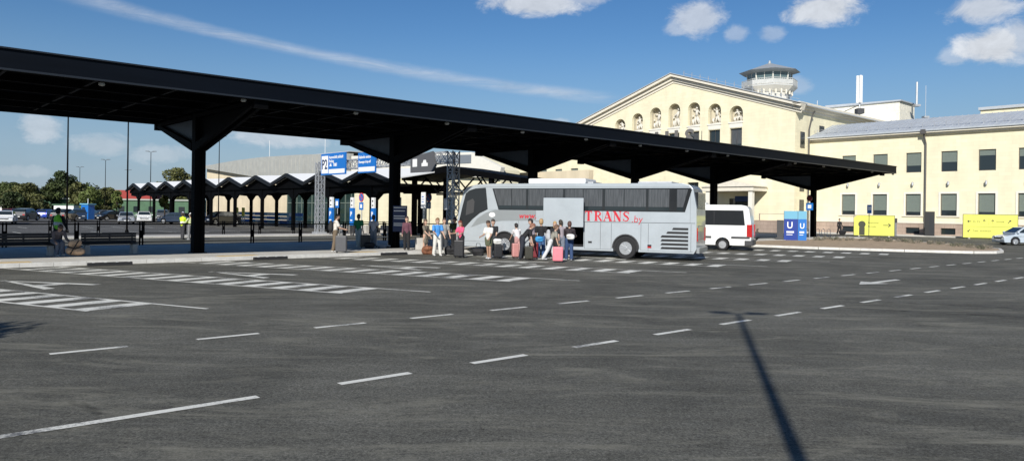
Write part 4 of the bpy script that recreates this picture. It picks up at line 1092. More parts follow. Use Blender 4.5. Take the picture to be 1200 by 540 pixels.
CARS = [ # px, base y, kind, paint, heading, label
 (-6,262,'sedan','white','q1','white car cut off by the left edge of the picture'),
 (20,258.5,'suv','black','rear','black off-roader showing its rear near the left edge'),
 (46,256.2,'hatch','blue','rear','bright blue hatchback parked behind the railing'),
 (66,259.5,'suv','black','rear','black car right behind the worker in the green vest'),
 (84,258.6,'suv','navy','q1','dark blue car partly hidden by the first tall lamp post'),
 (98,256.6,'sedan','silver','rear','silver car below the blue kiosk'),
 (113,256.4,'hatch','grey','q2','grey hatchback right of the blue kiosk'),
 (125,258.5,'sedan','black','q2','dark saloon left of the silver fronted car'),
 (139,262.3,'sedan','silver','q1','silver saloon facing the platform left of the tall lamp base'),
 (161,260.7,'hatch','white','q1','white hatchback facing the platform right of the tall lamp post'),
 (184,257.8,'suv','grey','q1','dark grey off-roader between white hatchback and navy saloon'),
 (201,262.6,'sedan','navy','side','dark blue saloon side on, left of the yellow vested worker'),
 (252,264,'suv','black','q2','black off-roader just right of the thick canopy post'),
 (337,259.5,'hatch','silver','sidel','silver blue car left of the lattice gantry leg'),
 (32,252.5,'sedan','grey','side','distant grey saloon between the black and blue cars'),
 (56,252.8,'hatch','silver','side','distant silver hatchback right of the blue hatchback'),
 (118,253.5,'sedan','white','side','distant white saloon behind the grey hatchback'),
 (150,254.0,'suv','navy','side','distant dark off-roader behind the white hatchback'),
 (172,254.3,'sedan','black','side','distant black saloon left of the grey off-roader'),
 (209,254.6,'suv','black','side','distant black off-roader above the navy saloon'),
 (244,257.0,'hatch','navy','side','distant navy hatchback hidden by the thick post edge'),
 (271,255.5,'sedan','black','side','distant black saloon left of the blue striped boards'),
 (5,254.5,'hatch','red','rear','small distant red hatchback near the left edge'),
 (88,253.3,'suv','grey','side','distant grey off-roader below the young light trees'),
]
for i,(px,py,kind,pn,hd_,lab) in enumerate(CARS):
    if kind not in protos:
        c = make_car(kind, CP[pn], lab); protos[kind] = (c, CP[pn])
    else:
        pr_, pm = protos[kind]; c = dup(pr_, (0,0,0), 0, lab)
        swap(c, pm, CP[pn])
    p = G(px, py); a = HEAD[hd_]+AZ+R(90)+R(30)*(hd_ in('side','sidel'))*1.0; 
    if hd_=='side': a = R(172)
    elif hd_=='sidel': a = R(8)
    elif hd_=='rear': a = R(100)
    elif hd_=='front': a = R(-95)
    elif hd_=='q1': a = R(-62)
    elif hd_=='q2': a = R(-122)
    Lc = {'sedan':4.6,'hatch':4.1,'suv':4.6}[kind]
    off = Vector((math.cos(a),math.sin(a),0))*Lc/2
    p = p + Vector((0,1.8,0)) - off
    c.location = p; c.rotation_euler = (0,0,a)
# the pale car at the right edge
pr_, pm = protos['hatch']; c = dup(pr_, (0,0,0), 0, 'pale silver hatchback entering at the right edge'); swap(c, protos['hatch'][1], CP['pale']); 
if 'group' in c: del c['group']
p = G(1194,287.8); a = R(176); c.rotation_euler = (0,0,a); c.location = p+Vector((3.15,.8,0)); c.name = 'hatchback_car'

# coach ---------------------------------------------------------------
CB = G(592.5,298.0)                                # front wheel contact
co = thing('coach', 'silver grey touring coach with raised luggage flap and red lettering', 'coach', CB-Vector((math.cos(BAZ+R(1.6)),math.sin(BAZ+R(1.6)),0))*2.75, BAZ+R(1.6)); co.scale = (.985,1,1)
LC, WC = 12.25, 2.5; WF, WR, RW = 2.75, 8.98, .50
def coach_shell():
    zb = .34; ra = .62; zc = .50
    pts = [(.10,zb)]
    for wx in (WF, WR):
        a0 = math.asin((zb-zc)/ra)
        for i in range(13):
            a = math.pi-a0-(math.pi-2*a0)*i/12; pts.append((wx+ra*math.cos(a), zc+ra*math.sin(a)))
    pts += [(LC-.12,zb),(LC,.55),(LC,1.2),(LC-.02,2.4),(LC-.18,3.25),(LC-.34,3.42),(LC-.7,3.5),(1.9,3.5),(1.1,3.45),(.62,3.33),(.42,3.15),(.22,2.5),(.06,1.7),(0,1.1),(.02,.6)]
    return pts
holes = [rect(4.98,6.90,.5,1.5)]
b = MB(); sh = coach_shell()
b.prism(sh, 0, .045, 'y', 0, holes); b.prism(sh, WC-.045, WC, 'y', 0)
k = len(sh); 
ring_ = [(x,.045,z) for x,z in sh]+[(x,WC-.045,z) for x,z in sh]
b.add(ring_, [(i,(i+1)%k,k+(i+1)%k,k+i) for i in range(k)])
body = b.build('body', M['silver'], co)
md = body.modifiers.new('bevel','BEVEL'); md.width=.05; md.segments=3; md.limit_method='ANGLE'; md.angle_limit=R(60)
b = MB(); b.box(4.98,6.90,.06,2.2,.5,1.5,0); b.v = b.v; b.f = b.f[:2]+b.f[3:]; b.m = b.m[:2]+b.m[3:]
b.box(5.2,5.24,.1,2.0,.5,1.5); b.box(5.0,6.88,.10,.14,.56,.60); b.box(6.0,6.04,.1,2.0,.5,1.5); b.build('luggage_hold', M['holddark'], co)
b = MB(); b.box(4.98,7.02,-.42,-.36,1.43,2.80); fl = b.build('luggage_flap', M['silver'], co, bevel=.02)
b = MB(); b.bar((5.1,-.36,1.6),(5.1,.05,1.45),.04); b.bar((6.8,-.36,1.6),(6.8,.05,1.45),.04); b.bar((5.1,-.36,2.6),(5.1,.05,1.48),.03); b.build('hinge_arm', M['darkgrey'], fl)
# darker swoosh
y = -.006
def patch(name, poly, m, y0=-.006, y1=-.001, par=co): b = MB(); b.prism(poly, y0, y1, 'y'); return b.build(name, m, par)
patch('grey_swoosh', [(.85,1.30),(1.5,1.52),(2.6,1.66),(4.42,1.70),(4.42,2.19),(2.2,2.19),(1.7,2.05),(1.2,1.75)], M['silverdark'])
patch('lower_stripe', [(4.42,1.66),(12.18,1.70),(12.18,1.72),(4.42,1.68)], M['seam'], -.009,-.006)
patch('cab_window', [(.20,1.15),(.50,1.28),(.95,1.72),(1.35,2.02),(1.80,2.22),(1.68,3.30),(1.1,3.26),(.74,3.16),(.54,3.0),(.34,2.3),(.17,1.6)], M['busglass'], -.012,-.001)
patch('cab_seat', [(.55,1.9),(1.0,2.05),(1.05,2.6),(.95,2.75),(.62,2.6)], M['darkgrey'], -.016,-.0125)
patch('white_pillar', [(1.68,3.30),(2.02,3.30),(2.36,2.21),(1.86,2.21)], M['silver'], -.018,-.0125)
# passenger windows with curtains
wx_ = [(2.05,2.42,3.10),(3.14,3.14,3.92),(3.98,3.98,5.86),(5.92,5.92,7.84),(7.92,7.92,8.86),(8.90,8.90,9.94),(9.99,9.99,12.0)]
patch('window_band', [(2.05,3.26),(2.40,2.20),(11.72,2.20),(12.02,3.20),(11.95,3.28)], M['busglass'], -.010,-.001)
segs = [((2.14,2.40),3.10,3.22),((3.14,3.14),3.90,3.22),((4.02,4.02),4.9,3.22),((4.93,4.93),5.84,3.22),((5.96,5.96),6.86,3.22),((6.89,6.89),7.82,3.22),((7.96,7.96),8.86,3.22),((8.90,8.90),9.92,3.22),((10.04,10.04),11.0,3.22),((11.35,11.35),11.85,3.22)]
for (xt,xb),x1,zt in segs:
    x1b = x1 if x1 < 11.5 else x1-.22
    p_ = patch('side_window', [(xt,zt),(xb,2.42),(x1b,2.42),(x1,zt)], M['curtain'], -.0125,-.0105)
    patch('lower_pane', [(xb,2.415),(xb,2.25),(x1b,2.25),(x1b,2.415)], M['glass'], -.0125,-.0105, p_)
b = MB()
for x in (6.96,7.75,8.28,9.7,10.05,12.0): b.box(x-.008,x+.008,-.004,-.001,.42,1.66)
for (x0,x1) in ((6.96,8.28),(9.7,12.1),(.2,2.05),(3.45,4.4)): b.box(x0,x1,-.004,-.001,.60 if x0<6 else .42,.612 if x0<6 else .432)
b.box(3.5,3.512,-.004,-.001,.45,2.19); b.box(4.42,4.428,-.0072,-.0065,1.7,2.19); b.box(8.28,8.288,-.0045,-.001,1.73,2.19); b.box(1.2,11.9,-.004,-.001,3.335,3.343); b.box(7.84,7.85,-.0045,-.001,1.72,2.19); b.box(11.95,11.96,-.0045,-.001,1.72,3.2)
b.build('panel_seams', M['seam'], co)
b = MB()
for i in range(6):
    z = .52+i*.175; x0 = 10.62 if i < 4 else 10.62+(i-3)*.26; b.prism([(x0,z),(11.88,z),(11.88,z+.10),(x0+.06,z+.10)], -.012,-.004,'y')
b.build('rear_vents', M['black'], co)
b = MB(); b.box(7.15,7.33,-.02,-.003,.70,.78); b.build('side_marker', M['black'], co)
b = MB(); b.box(10.02,10.2,-.02,-.003,.62,.70); b.box(10.02,10.2,-.021,-.003,.55,.619,1); b.build('side_marker', [M['black'],M['taillight']], co)
b = MB(); b.lathe([(.15,-.014),(.15,-.007)], (2.05,0,1.95), 'y', 24); 
for i,v in enumerate(b.v): b.v[i] = (2.05+(v[0]-2.05)*1.15, v[1], 1.95+(v[2]-1.95)*.78)
b.build('white_badge', M['signwhite'], co)
b = MB(); text_mb(b, 'www.', .37, XZ(3.52,-.012,1.80), 0, .25, .006, .003, 1.1); b.build('lettering', M['buswriting'], co)
def ribbon(b, pts, ws, y=-.012):
    """flat letter stroke through pts with horizontal-ish pen of varying width"""
    n = len(pts); vs = []
    for i, (x, z) in enumerate(pts):
        a = pts[max(0,i-1)]; c = pts[min(n-1,i+1)]; dx, dz = c[0]-a[0], c[1]-a[1]; L_ = math.hypot(dx,dz) or 1
        w = ws[i]/2 if isinstance(ws,(list,tuple)) else ws/2
        vs += [(x-dz/L_*w, y, z+dx/L_*w), (x+dz/L_*w, y, z-dx/L_*w)]
    vs2 = [(x, y+.009, z) for x,_,z in vs]; m_ = len(vs)
    fs = []
    for i in range(n-1):
        k=2*i; fs += [(k,k+1,k+3,k+2),(m_+k,m_+k+2,m_+k+3,m_+k+1),(k,k+2,m_+k+2,m_+k),(k+1,m_+k+1,m_+k+3,k+3)]
    fs += [(0,m_,m_+1,1),(m_-2,m_-1,2*m_-1,2*m_-2)]
    b.add(vs+vs2, fs)
b = MB(); H = .46; z0 = 1.735
def serif(x, z, w=.16): ribbon(b, [(x-w/2,z),(x+w/2,z)], .028, -.0121)
def V_(x, z): return (x, z0+z*H)
x = 6.98
ribbon(b,[V_(x+.17,0),V_(x+.17,1)],.105); ribbon(b,[V_(x,.965),V_(x+.34,.965)],.035,-.0122); ribbon(b,[V_(x+.012,.98),V_(x+.012,.78)],.03); ribbon(b,[V_(x+.328,.98),V_(x+.328,.78)],.03); serif(x+.17,z0+.012)
x += .46
ribbon(b,[V_(x+.08,0),V_(x+.08,1)],.105); serif(x+.08,z0+.012,.17); serif(x+.06,z0+H-.012,.15)
ribbon(b,[V_(x+.1,.97),V_(x+.22,.95),V_(x+.29,.82),V_(x+.28,.66),V_(x+.2,.54),V_(x+.1,.52)],[.03,.04,.075,.075,.04,.03],-.0123); ribbon(b,[V_(x+.18,.52),V_(x+.35,.0)],[.06,.085],-.0124)
x += .45
ribbon(b,[V_(x+.19,1),V_(x+.03,0)],.032); ribbon(b,[V_(x+.18,1),V_(x+.35,0)],.105,-.0122); ribbon(b,[V_(x+.07,.33),V_(x+.30,.33)],.03,-.0124); serif(x+.04,z0+.012,.12); serif(x+.35,z0+.012,.16)
x += .48
ribbon(b,[V_(x+.06,0),V_(x+.06,1)],.032); ribbon(b,[V_(x+.06,.98),V_(x+.33,.02)],.105,-.0122); ribbon(b,[V_(x+.33,0),V_(x+.33,1)],.032,-.0124); serif(x+.06,z0+.012,.12); serif(x+.04,z0+H-.012,.12); serif(x+.33,z0+H-.012,.12)
x += .46
ribbon(b,[V_(x+.27,.80),V_(x+.20,.95),V_(x+.09,.93),V_(x+.045,.78),V_(x+.10,.60),V_(x+.20,.47),V_(x+.27,.30),V_(x+.23,.10),V_(x+.12,.03),V_(x+.03,.20)],[.03,.035,.05,.075,.085,.085,.075,.05,.035,.03])
ribbon(b,[V_(x+.275,.99),V_(x+.275,.72)],.022,-.0125); ribbon(b,[V_(x+.02,.30),V_(x+.02,.0)],.022,-.0125)
b.build('lettering', M['buswriting'], co)
b = MB(); text_mb(b, '.by', .46, XZ(9.24,-.012,1.70), 0, .1, -.004, .003, 1.0); b.build('lettering', M['buswriting'], co)
for x in (WF, WR):
    b = MB(); b.box(x-.62,x+.62,.046,.9,.36,1.18); 
    b.build('wheel_well', M['black'], co)
    b = MB()
    pts = [(x+.66*math.cos(a), .5+.66*math.sin(a)) for a in [math.pi*i/14-.0 for i in range(15)]]; pin = [(x+.61*math.cos(a), .5+.61*math.sin(a)) for a in [math.pi*i/14 for i in range(15)]]
    b.prism(pts+pin[::-1], -.035, -.001, 'y'); b.build('wheel_arch', M['darkgrey'], co)
    wheel_part(co, x, .02+.14, RW, RW, .28, -1, 10, .60); wheel_part(co, x, WC-.18, RW, RW, .28, 1, 10, .60)
b = MB(); b.box(3.85,6.85,.35,2.15,3.503,3.76,0); b.build('roof_air_unit', M['white'], co, bevel=.06)
b = MB(); b.box(6.9,7.2,.5,2.0,3.503,3.6,0); b.box(9.4,11.0,.5,2.0,3.503,3.60,0); b.build('roof_hatch', M['galv'], co, bevel=.03)
# windscreen on the front face and rear
b = MB(); b.add([(.30,.15,3.0),(.30,WC-.15,3.0),(-.02,WC-.1,1.25),(-.02,.1,1.25)],[(0,1,2,3)]); b.build('windscreen', M['busglass'], co)
b = MB(); b.box(LC-.16,LC+.01,.25,WC-.25,2.35,3.1); b.build('rear_window', M['busglass'], co)
for yy in (.12, WC-.32):
    b = MB(); b.box(LC-.02,LC+.03,yy,yy+.2,.9,1.5); b.build('tail_light', M['taillight'], co)
b = MB(); b.box(LC-.02,LC+.12,.1,WC-.1,.36,.62); b.box(LC,LC+.03,.5,2.0,1.0,1.6,0); b.build('rear_bumper', M['silverdark'], co, bevel=.03)
b = MB(); b.tube([(.35,.08,3.12),(-.05,-.05,3.2),(-.36,-.12,3.05),(-.50,-.14,2.75)], .045, 8); mr_ = b.build('mirror_arm', M['silver'], co)
b = MB(); b.box(-.62,-.42,-.28,-.02,2.15,2.75); b.build('mirror', M['silver'], mr_, bevel=.05)
for yy in (.1, WC-.55):
    b = MB(); b.box(-.02,.1,yy,yy+.45,.75,.95); b.build('headlight', M['headlight'], co, bevel=.03)

# minibus ---------------------------------------------------------------
mp_ = G(846.5,293.4)
mb_ = thing('minibus', 'white minibus with dark windows parked behind the coach rear', 'minibus', mp_-BV*5.25, BAZ+R(2))
top = [(6.85,.45),(6.90,.9),(6.86,1.6),(6.74,2.45),(6.6,2.62),(6.3,2.7),(1.9,2.7),(1.5,2.6),(.75,1.55),(.15,1.2),(0,.9),(0,.5)]
b = MB(); b.prism(arch_profile(.1, 6.8, .32, top, [1.1,5.25], .42), 0, 2.0, 'y'); b.build('body', M['white'], mb_, bevel=.07)
for x in (1.1,5.25):
    wheel_part(mb_, x, .12, .34, .34, .22, -1, 8, .64); wheel_part(mb_, x, 1.88, .34, .34, .22, 1, 8, .64)
b = MB(); b.prism([(1.5,1.5),(6.52,1.5),(6.42,2.38),(1.9,2.38)], -.012,-.001,'y'); wb_ = b.build('window_band', M['busglass'], mb_, bevel=.005)
b = MB()
for x in (3.1,4.75): b.box(x-.02,x+.02,-.016,-.0125,1.5,2.38)
b.build('window_divider', M['black'], wb_)
b = MB(); b.box(.2,4.6,-.03,-.001,.72,.84); b.box(5.75,6.8,-.03,-.001,.72,.84); b.build('side_moulding', M['darkgrey'], mb_)
b = MB(); b.box(6.62,6.93,-.02,.16,.80,1.55); b.build('tail_light', M['taillight'], mb_, bevel=.03)
b = MB(); b.box(6.62,6.93,1.84,2.02,.80,1.55); b.build('tail_light', M['taillight'], mb_, bevel=.03)
b = MB(); b.box(6.5,6.98,-.02,2.02,.30,.62); b.build('rear_bumper', M['darkgrey'], mb_, bevel=.04)
b = MB(); b.box(3.2,4.2,.5,1.5,2.703,2.83); b.build('roof_vent', M['white'], mb_, bevel=.04)
b = MB(); b.prism([(.7,1.5),(1.35,1.5),(1.75,2.35),(1.62,2.4)], -.012,-.001,'y'); b.build('cab_window', M['busglass'], mb_)

# ------------------------------------------------------------------ PEOPLE
def capsule(segs, sub=10):
    V = []; Fc = []
    for (a, b, ra, rb, fl) in segs:
        a = Vector(a); b = Vector(b); d = b-a
        if d.length < 1e-4: d = Vector((0,0,1e-4))
        dn = d.normalized()
        x = Vector((1,0,0)); x = (x-dn*x.dot(dn))
        if x.length < .2: x = Vector((0,1,0)); x = x-dn*x.dot(dn)
        x.normalize(); y = dn.cross(x)
        rows = []
        for i in range(5): th = math.pi/2*(i/4); rows.append((a - dn*ra*math.cos(th), ra*math.sin(th)))
        for i in range(5): th = math.pi/2*(i/4); rows.append((b + dn*rb*math.sin(th), rb*math.cos(th)))
        o = len(V)
        for (c, r) in rows:
            r = max(r, 1e-4)
            for k in range(sub):
                t = 2*math.pi*k/sub; V.append(c+x*math.cos(t)*r+y*math.sin(t)*r*fl)
        for i in range(len(rows)-1):
            for k in range(sub):
                k2=(k+1)%sub; Fc.append((o+i*sub+k, o+i*sub+k2, o+(i+1)*sub+k2, o+(i+1)*sub+k))
        Fc.append(tuple(o+k for k in range(sub))[::-1]); Fc.append(tuple(o+(len(rows)-1)*sub+k for k in range(sub)))
    return V, Fc
def blend(name, segs, voxel, m, parent, smooth_it=3):
    V, Fc = capsule(segs)
    me = bpy.data.meshes.new('tmp'); me.from_pydata([tuple(v) for v in V], [], Fc)
    o = bpy.data.objects.new('tmp', me); COL.objects.link(o)
    md = o.modifiers.new('r','REMESH'); md.mode='VOXEL'; md.voxel_size=voxel
    if smooth_it: ms = o.modifiers.new('s','SMOOTH'); ms.iterations=smooth_it; ms.factor=.5
    bpy.context.view_layer.update(); dg = bpy.context.evaluated_depsgraph_get()
    nm = bpy.data.meshes.new_from_object(o.evaluated_get(dg)); nm.name = name
    bpy.data.objects.remove(o); bpy.data.meshes.remove(me)
    nm.materials.clear(); nm.materials.append(m)
    nm.polygons.foreach_set('use_smooth', [True]*len(nm.polygons))
    r = bpy.data.objects.new(name, nm); COL.objects.link(r); r.parent = parent
    return r
SKIN = mat('skin', (.52,.33,.24), .55, noise=.05); SKIN2 = mat('skin_tanned', (.42,.25,.17), .55)
def cloth(n, c): return mat('cloth_'+n, c, .85, noise=.18, nscale=9, bump=.3, bscale=18)
def person(loc, face, label, h=1.72, lean=0, head=0, legs=((4,4),(-4,2)), arms=((5,10,6),(5,10,6)), top=None, topc=(.5,.5,.5), bottom='trousers', botc=(.05,.05,.06), hair=(.05,.035,.025), long=False, sleeve='short', shoes=(.6,.6,.6), cap=None, vest=None, female=False, skin=None, spread=.09):
    """face: heading in degrees (0 = away from the camera, +Y); arms: (pitch, outward, elbow) L,R; legs: (hip, knee)"""
    s = h/1.74; root = thing('person', label, 'person', loc, R(-face))
    sk = skin or SKIN
    body=[]; shirt=[]; trous=[]; shoe=[]; hairs=[]
    def add(lst, a, b, ra, rb, fl=1.0, inf=0): lst.append((Vector(a)*s, Vector(b)*s, (ra+inf)*s, (rb+inf)*s, fl))
    # legs relative to pelvis origin
    def legj(i, sx):
        p, k = legs[i]; hp = Vector((sx*.085,0,0)); a = R(p)
        kn = hp+Vector((sx*(spread-.085)*.5, .43*math.sin(a), -.43*math.cos(a))); a2 = R(p-k)
        an = kn+Vector((sx*(spread-.085)*.5, .41*math.sin(a2), -.41*math.cos(a2))); return hp, kn, an
    J = [legj(0,-1), legj(1,1)]
    pz = .085-min(J[0][2].z, J[1][2].z)
    J = [tuple(v+Vector((0,0,pz)) for v in j) for j in J]
    pel = Vector((0,0,pz)); ld = Vector((0, math.sin(R(lean)), math.cos(R(lean))))
    waist = pel+ld*.16; chest = pel+ld*.36; nb = pel+ld*.50
    hd = Vector((0, math.sin(R(lean*.6+head)), math.cos(R(lean*.6+head))))
    hc = nb+hd*.17; fwd = Vector((0, math.cos(R(lean*.6+head)), -math.sin(R(lean*.6+head))))
    sw = .165 if female else .19
    add(body, pel-ld*.02, waist, .125, .105, .72); add(body, waist, chest, .108, .128, .70); add(body, chest, nb-ld*.06, .13, .085, .70)
    add(body, nb-ld*.05, hc, .052, .048); add(body, hc-hd*.035, hc+hd*.05, .082, .093, 1.12)
    add(body, hc-hd*.065+fwd*.03, hc-hd*.05+fwd*.035, .05, .05); add(body, hc+fwd*.085+hd*.01, hc+fwd*.105-hd*.02, .011, .014)
    for sx in (-1,1): add(body, hc+Vector((sx*.082,0,0))+hd*.01, hc+Vector((sx*.085,-.01,0))-hd*.02, .016, .013)
    for j in J:
        hp, kn, an = j; add(body, hp, kn, .088, .058); add(body, kn, an, .055, .038); 
        add(body, an+Vector((0,-.02,-.03)), an+Vector((0,.13,-.05)), .038, .03, .8)
        add(shoe, an+Vector((0,-.03,-.045)), an+Vector((0,.15,-.055)), .046, .038, .8); 
        if bottom in ('trousers',): add(trous, hp, kn, .092,.068,1,.022); add(trous, kn, an+Vector((0,0,.02)), .066,.060,1,.02)
        elif bottom == 'shorts': add(trous, hp, hp+(kn-hp)*.62, .092,.085,1,.018)
    if bottom == 'skirt':
        add(trous, pel, pel+Vector((0,.02,-.32)), .135,.17,.8); 
    if bottom == 'long_skirt': add(trous, pel, pel+Vector((0,.02,-.70)), .135,.19,.8)
    add(trous, pel-ld*.02, pel+ld*.10, .125,.112,.74,.014)
    add(shirt, pel+ld*.03, waist, .126,.118,.78,.022); add(shirt, waist, chest, .118,.134,.76,.022); add(shirt, chest, nb-ld*.07, .136,.085,.76,.02)
    hands=[]
    for i, sx in ((0,-1),(1,1)):
        a, o_, e = arms[i]; sh_ = nb-ld*.06+Vector((sx*sw,0,0))
        def dv(p): v = Vector((sx*math.sin(R(o_*.65)), math.sin(R(p))*math.cos(R(o_)), -math.cos(R(p))*math.cos(R(o_)))); return v.normalized()
        el = sh_+dv(a)*.285; wr = el+dv(a+e)*.25; hv = dv(a+e); pv = Vector((-sx,0,0))
        add(body, nb-ld*.06+Vector((sx*.08,0,0)), sh_, .06,.05); add(body, sh_, el, .05,.038); add(body, el, wr, .038,.026)
        side = hv.cross(Vector((1,0,0))); side = side.normalized() if side.length>.1 else Vector((0,1,0))
        pm_ = wr+hv*.05; add(body, wr, wr+hv*.075, .026,.034,.62)
        for k_, (of, ln) in enumerate(((-.027,.062),(-.009,.075),(.009,.072),(.026,.055))):
            f0 = wr+hv*.085+side*of; f1 = f0+hv*ln*.55+pv*.008; f2 = f1+hv*ln*.35+pv*.028
            add(body, f0, f1, .0095,.009); add(body, f1, f2, .009,.008)
        add(body, wr+hv*.03-side*.025, wr+hv*.075-side*.055+pv*.012, .012,.010)
        hands.append(wr+hv*.1)
        if sleeve != 'none': add(shirt, nb-ld*.07+Vector((sx*.08,0,0)), sh_, .07,.06,1,.004)
        if sleeve == 'short': add(shirt, sh_, sh_+(el-sh_)*.6, .058,.062,1,.018)
        elif sleeve == 'long': add(shirt, sh_, el, .054,.044,1,.012); add(shirt, el, wr-dv(a+e)*.01, .044,.034,1,.010)
    bo = blend('body', body, .0105*s, sk, root, 2)
    blend('shirt', shirt, .014, cloth(topc[0], topc[1]) if isinstance(topc[0], str) else cloth('c%d'%abs(hash(topc)), topc), root)
    blend(bottom if bottom != 'long_skirt' else 'skirt', trous, .014, cloth(botc[0], botc[1]), root)
    blend('shoes', shoe, .011, cloth(shoes[0], shoes[1]) if isinstance(shoes[0], str) else mat('shoe_%.2f'%shoes[0], shoes, .6), root, 1)
    add(hairs, hc+hd*.062-fwd*.024, hc+hd*.085+fwd*.012, .100,.090,1.08); add(hairs, hc-hd*.01-fwd*.036, hc+hd*.05-fwd*.034, .090,.100,1.0)
    if long: add(hairs, hc-fwd*.045, hc-hd*.16-fwd*.07, .098,.085,.75); add(hairs, hc-hd*.12-fwd*.07, hc-hd*.26-fwd*.075,   .085,.05,.6)
    blend('hair', hairs, .012, mat('hair_%.3f_%.3f'%(hair[0],hair[1]), hair, .6, noise=.3, nscale=20, bump=.5, bscale=60), root, 1)
    ey = MB()
    for sx in (-1,1): p = (hc+fwd*.087+hd*.012+Vector((sx*.032,0,0)))*s; ey.sphere(p, .011*s, 8, 6)
    ey.build('eyes', M['black'], root)
    if cap: 
        cs=[]; add(cs, hc+hd*.085-fwd*.01, hc+hd*.09, .092,.092,1.1); add(cs, hc+hd*.062+fwd*.10, hc+hd*.062+fwd*.14, .04,.05,.3)
        blend('cap', cs, .012, cloth(cap[0],cap[1]), root, 1)
    if vest:
        vs=[]; add(vs, pel+ld*.06, waist,.132,.126,.84,.045); add(vs, waist, chest,.126,.140,.82,.045); add(vs, chest, nb-ld*.08,.140,.10,.82,.04)
        v = blend('vest', vs, .014, mat('hi_vis_'+vest[0], vest[1], .6), root)
        bb_ = []; add(bb_, waist-ld*.02, waist+ld*.02, .155,.155,.84,.028); blend('reflective_band', bb_, .012, mat('reflective',(.7,.7,.66),.3), v, 0)
    root['_h'] = 0
    del root['_h']
    M4 = Matrix.Translation(root.location) @ Matrix.Rotation(R(-face),4,'Z')
    return root, [M4 @ (x*s) for x in hands]

def suitcase(loc, rz, label, c, w=.45, h=.65, d=.27, handle=True, tall=.35):
    r = thing('suitcase', label, 'suitcase', loc, rz, 'wheeled suitcases of the travellers')
    m = mat('case_'+c[0], c[1], .45, noise=.08)
    b = MB(); b.box(-w/2,w/2,-d/2,d/2,.06,.06+h); sh_ = b.build('shell', m, r, bevel=.045)
    b = MB()
    for i in range(6): x = -w/2+.06+i*(w-.12)/5; b.box(x-.012,x+.012,-d/2-.008,-d/2+.01,.12,h)
    b.box(-w/2-.004,w/2+.004,-.008,.008,.08,h+.04); b.build('ribs', m, sh_)
    for sx in (-1,1):
        for sy in (-1,1): b = MB(); b.lathe([(.028,-.014),(.028,.014)], (sx*(w/2-.06),sy*(d/2-.05),.028),'y',10); b.box(sx*(w/2-.06)-.02,sx*(w/2-.06)+.02,sy*(d/2-.05)-.02,sy*(d/2-.05)+.02,.04,.07); b.build('wheel', M['black'], r)
    b = MB(); t = h+.06
    if handle: b.tube([(-.1,d/2-.04,t-.01),(-.1,d/2-.04,t+tall),(.1,d/2-.04,t+tall),(.1,d/2-.04,t-.01)], .011, 6)
    b.tube([(-.08,0,t-.01),(-.08,0,t+.03),(.08,0,t+.03),(.08,0,t-.01)], .012, 6); b.build('handle', M['darkgrey'] if handle else M['black'], r)
    return r
def softbag(loc, rz, label, c, w=.5, h=.3, d=.28, name='travel_bag', noise=.18, stretch=(1,1,1)):
    r = thing(name, label, 'bag', loc, rz)
    m = mat('bag_'+c[0], c[1], .8, noise=noise, nscale=6, bump=.6, bscale=9)
    segs = [(Vector((-w/2+h*.4,0,h*.45)),Vector((w/2-h*.4,0,h*.45)),h*.45,h*.42,d/h), (Vector((-w/4,0,h*.3)),Vector((w/4,0,h*.3)),h*.3,h*.3,1.2)]
    blend('bag', segs, .014, m, r)
    b = MB(); b.tube([(-w*.22,0,h*.8),(-w*.15,.0,h*1.2),(w*.15,0,h*1.2),(w*.22,0,h*.8)], .014, 6); b.build('strap', M['black'], r); return r
def backpack(person_root, label, c, zc=1.2, y=-.2, h=.45, lean=0):
    r = thing('backpack', label, 'backpack', person_root.matrix_world @ Vector((0,y,zc)) if False else Matrix.Translation(person_root.location) @ Matrix.Rotation(person_root.rotation_euler.z,4,'Z') @ Vector((0,y,zc)), person_root.rotation_euler.z)
    blend('pack', [(Vector((0,0,-h*.28)),Vector((0,0,h*.25)),.16,.14,.62),(Vector((0,-.06,-h*.25)),Vector((0,-.06,-.02)),.11,.10,.6)], .014, mat('bag_'+c[0], c[1], .8, noise=.15), r)
    b = MB()
    for sx in (-.1,.1): b.tube([(sx,.06,h*.3),(sx,.20,h*.42),(sx,.33,h*.2),(sx,.30,-.05)], .016, 6)
    b.build('strap', M['black'], r); return r

W0=('white',(.72,.72,.70)); BLK=('black',(.014,.014,.016)); JEANS=('jeans',(.05,.11,.24))
zpl=.15
# seated person on bench and companions
pb = F(-6.1,-.62,zpl)
p,_ = person(F(-5.25,-.42,zpl), 128, 'person in grey hoodie seated on the bench leaning over a patterned bag', lean=38, head=25, legs=((82,78),(78,84)), arms=((35,8,25),(30,8,30)), topc=('greymauve',(.17,.14,.14)), botc=('greyblue',(.16,.18,.22)), sleeve='long', hair=(.08,.05,.04), shoes=(.65,.65,.65))
r = thing('holdall', 'cream and orange patterned holdall on the kerb beside the seated person', 'bag', F(-4.75,.45,zpl), R(25))
blend('bag', [(Vector((-.12,0,.22)),Vector((.12,0,.20)),.22,.21,.8),(Vector((-.08,0,.48)),Vector((.06,0,.52)),.17,.15,.8)], .014, mat('bag_pattern',(.60,.40,.25),.8,noise=.55,nscale=3.5,bump=.5,bscale=6), r)
b = MB(); b.tube([(-.15,-.2,.1),(-.02,-.25,.35),(.12,-.16,.62)], .022, 6); b.tube([(-.28,-.05,.4),(0,-.22,.3),(.25,-.12,.42)], .022, 6); b.build('strap', M['black'], r)
person(D(68.5,33,.15), 5, 'person in black jacket and green safety vest behind the first bench', h=1.84, topc=BLK, sleeve='long', botc=BLK, vest=('green',(.34,.92,.05)), arms=((10,14,20),(10,14,20)), hair=(.02,.02,.02), shoes=(.03,.03,.03), spread=.13)
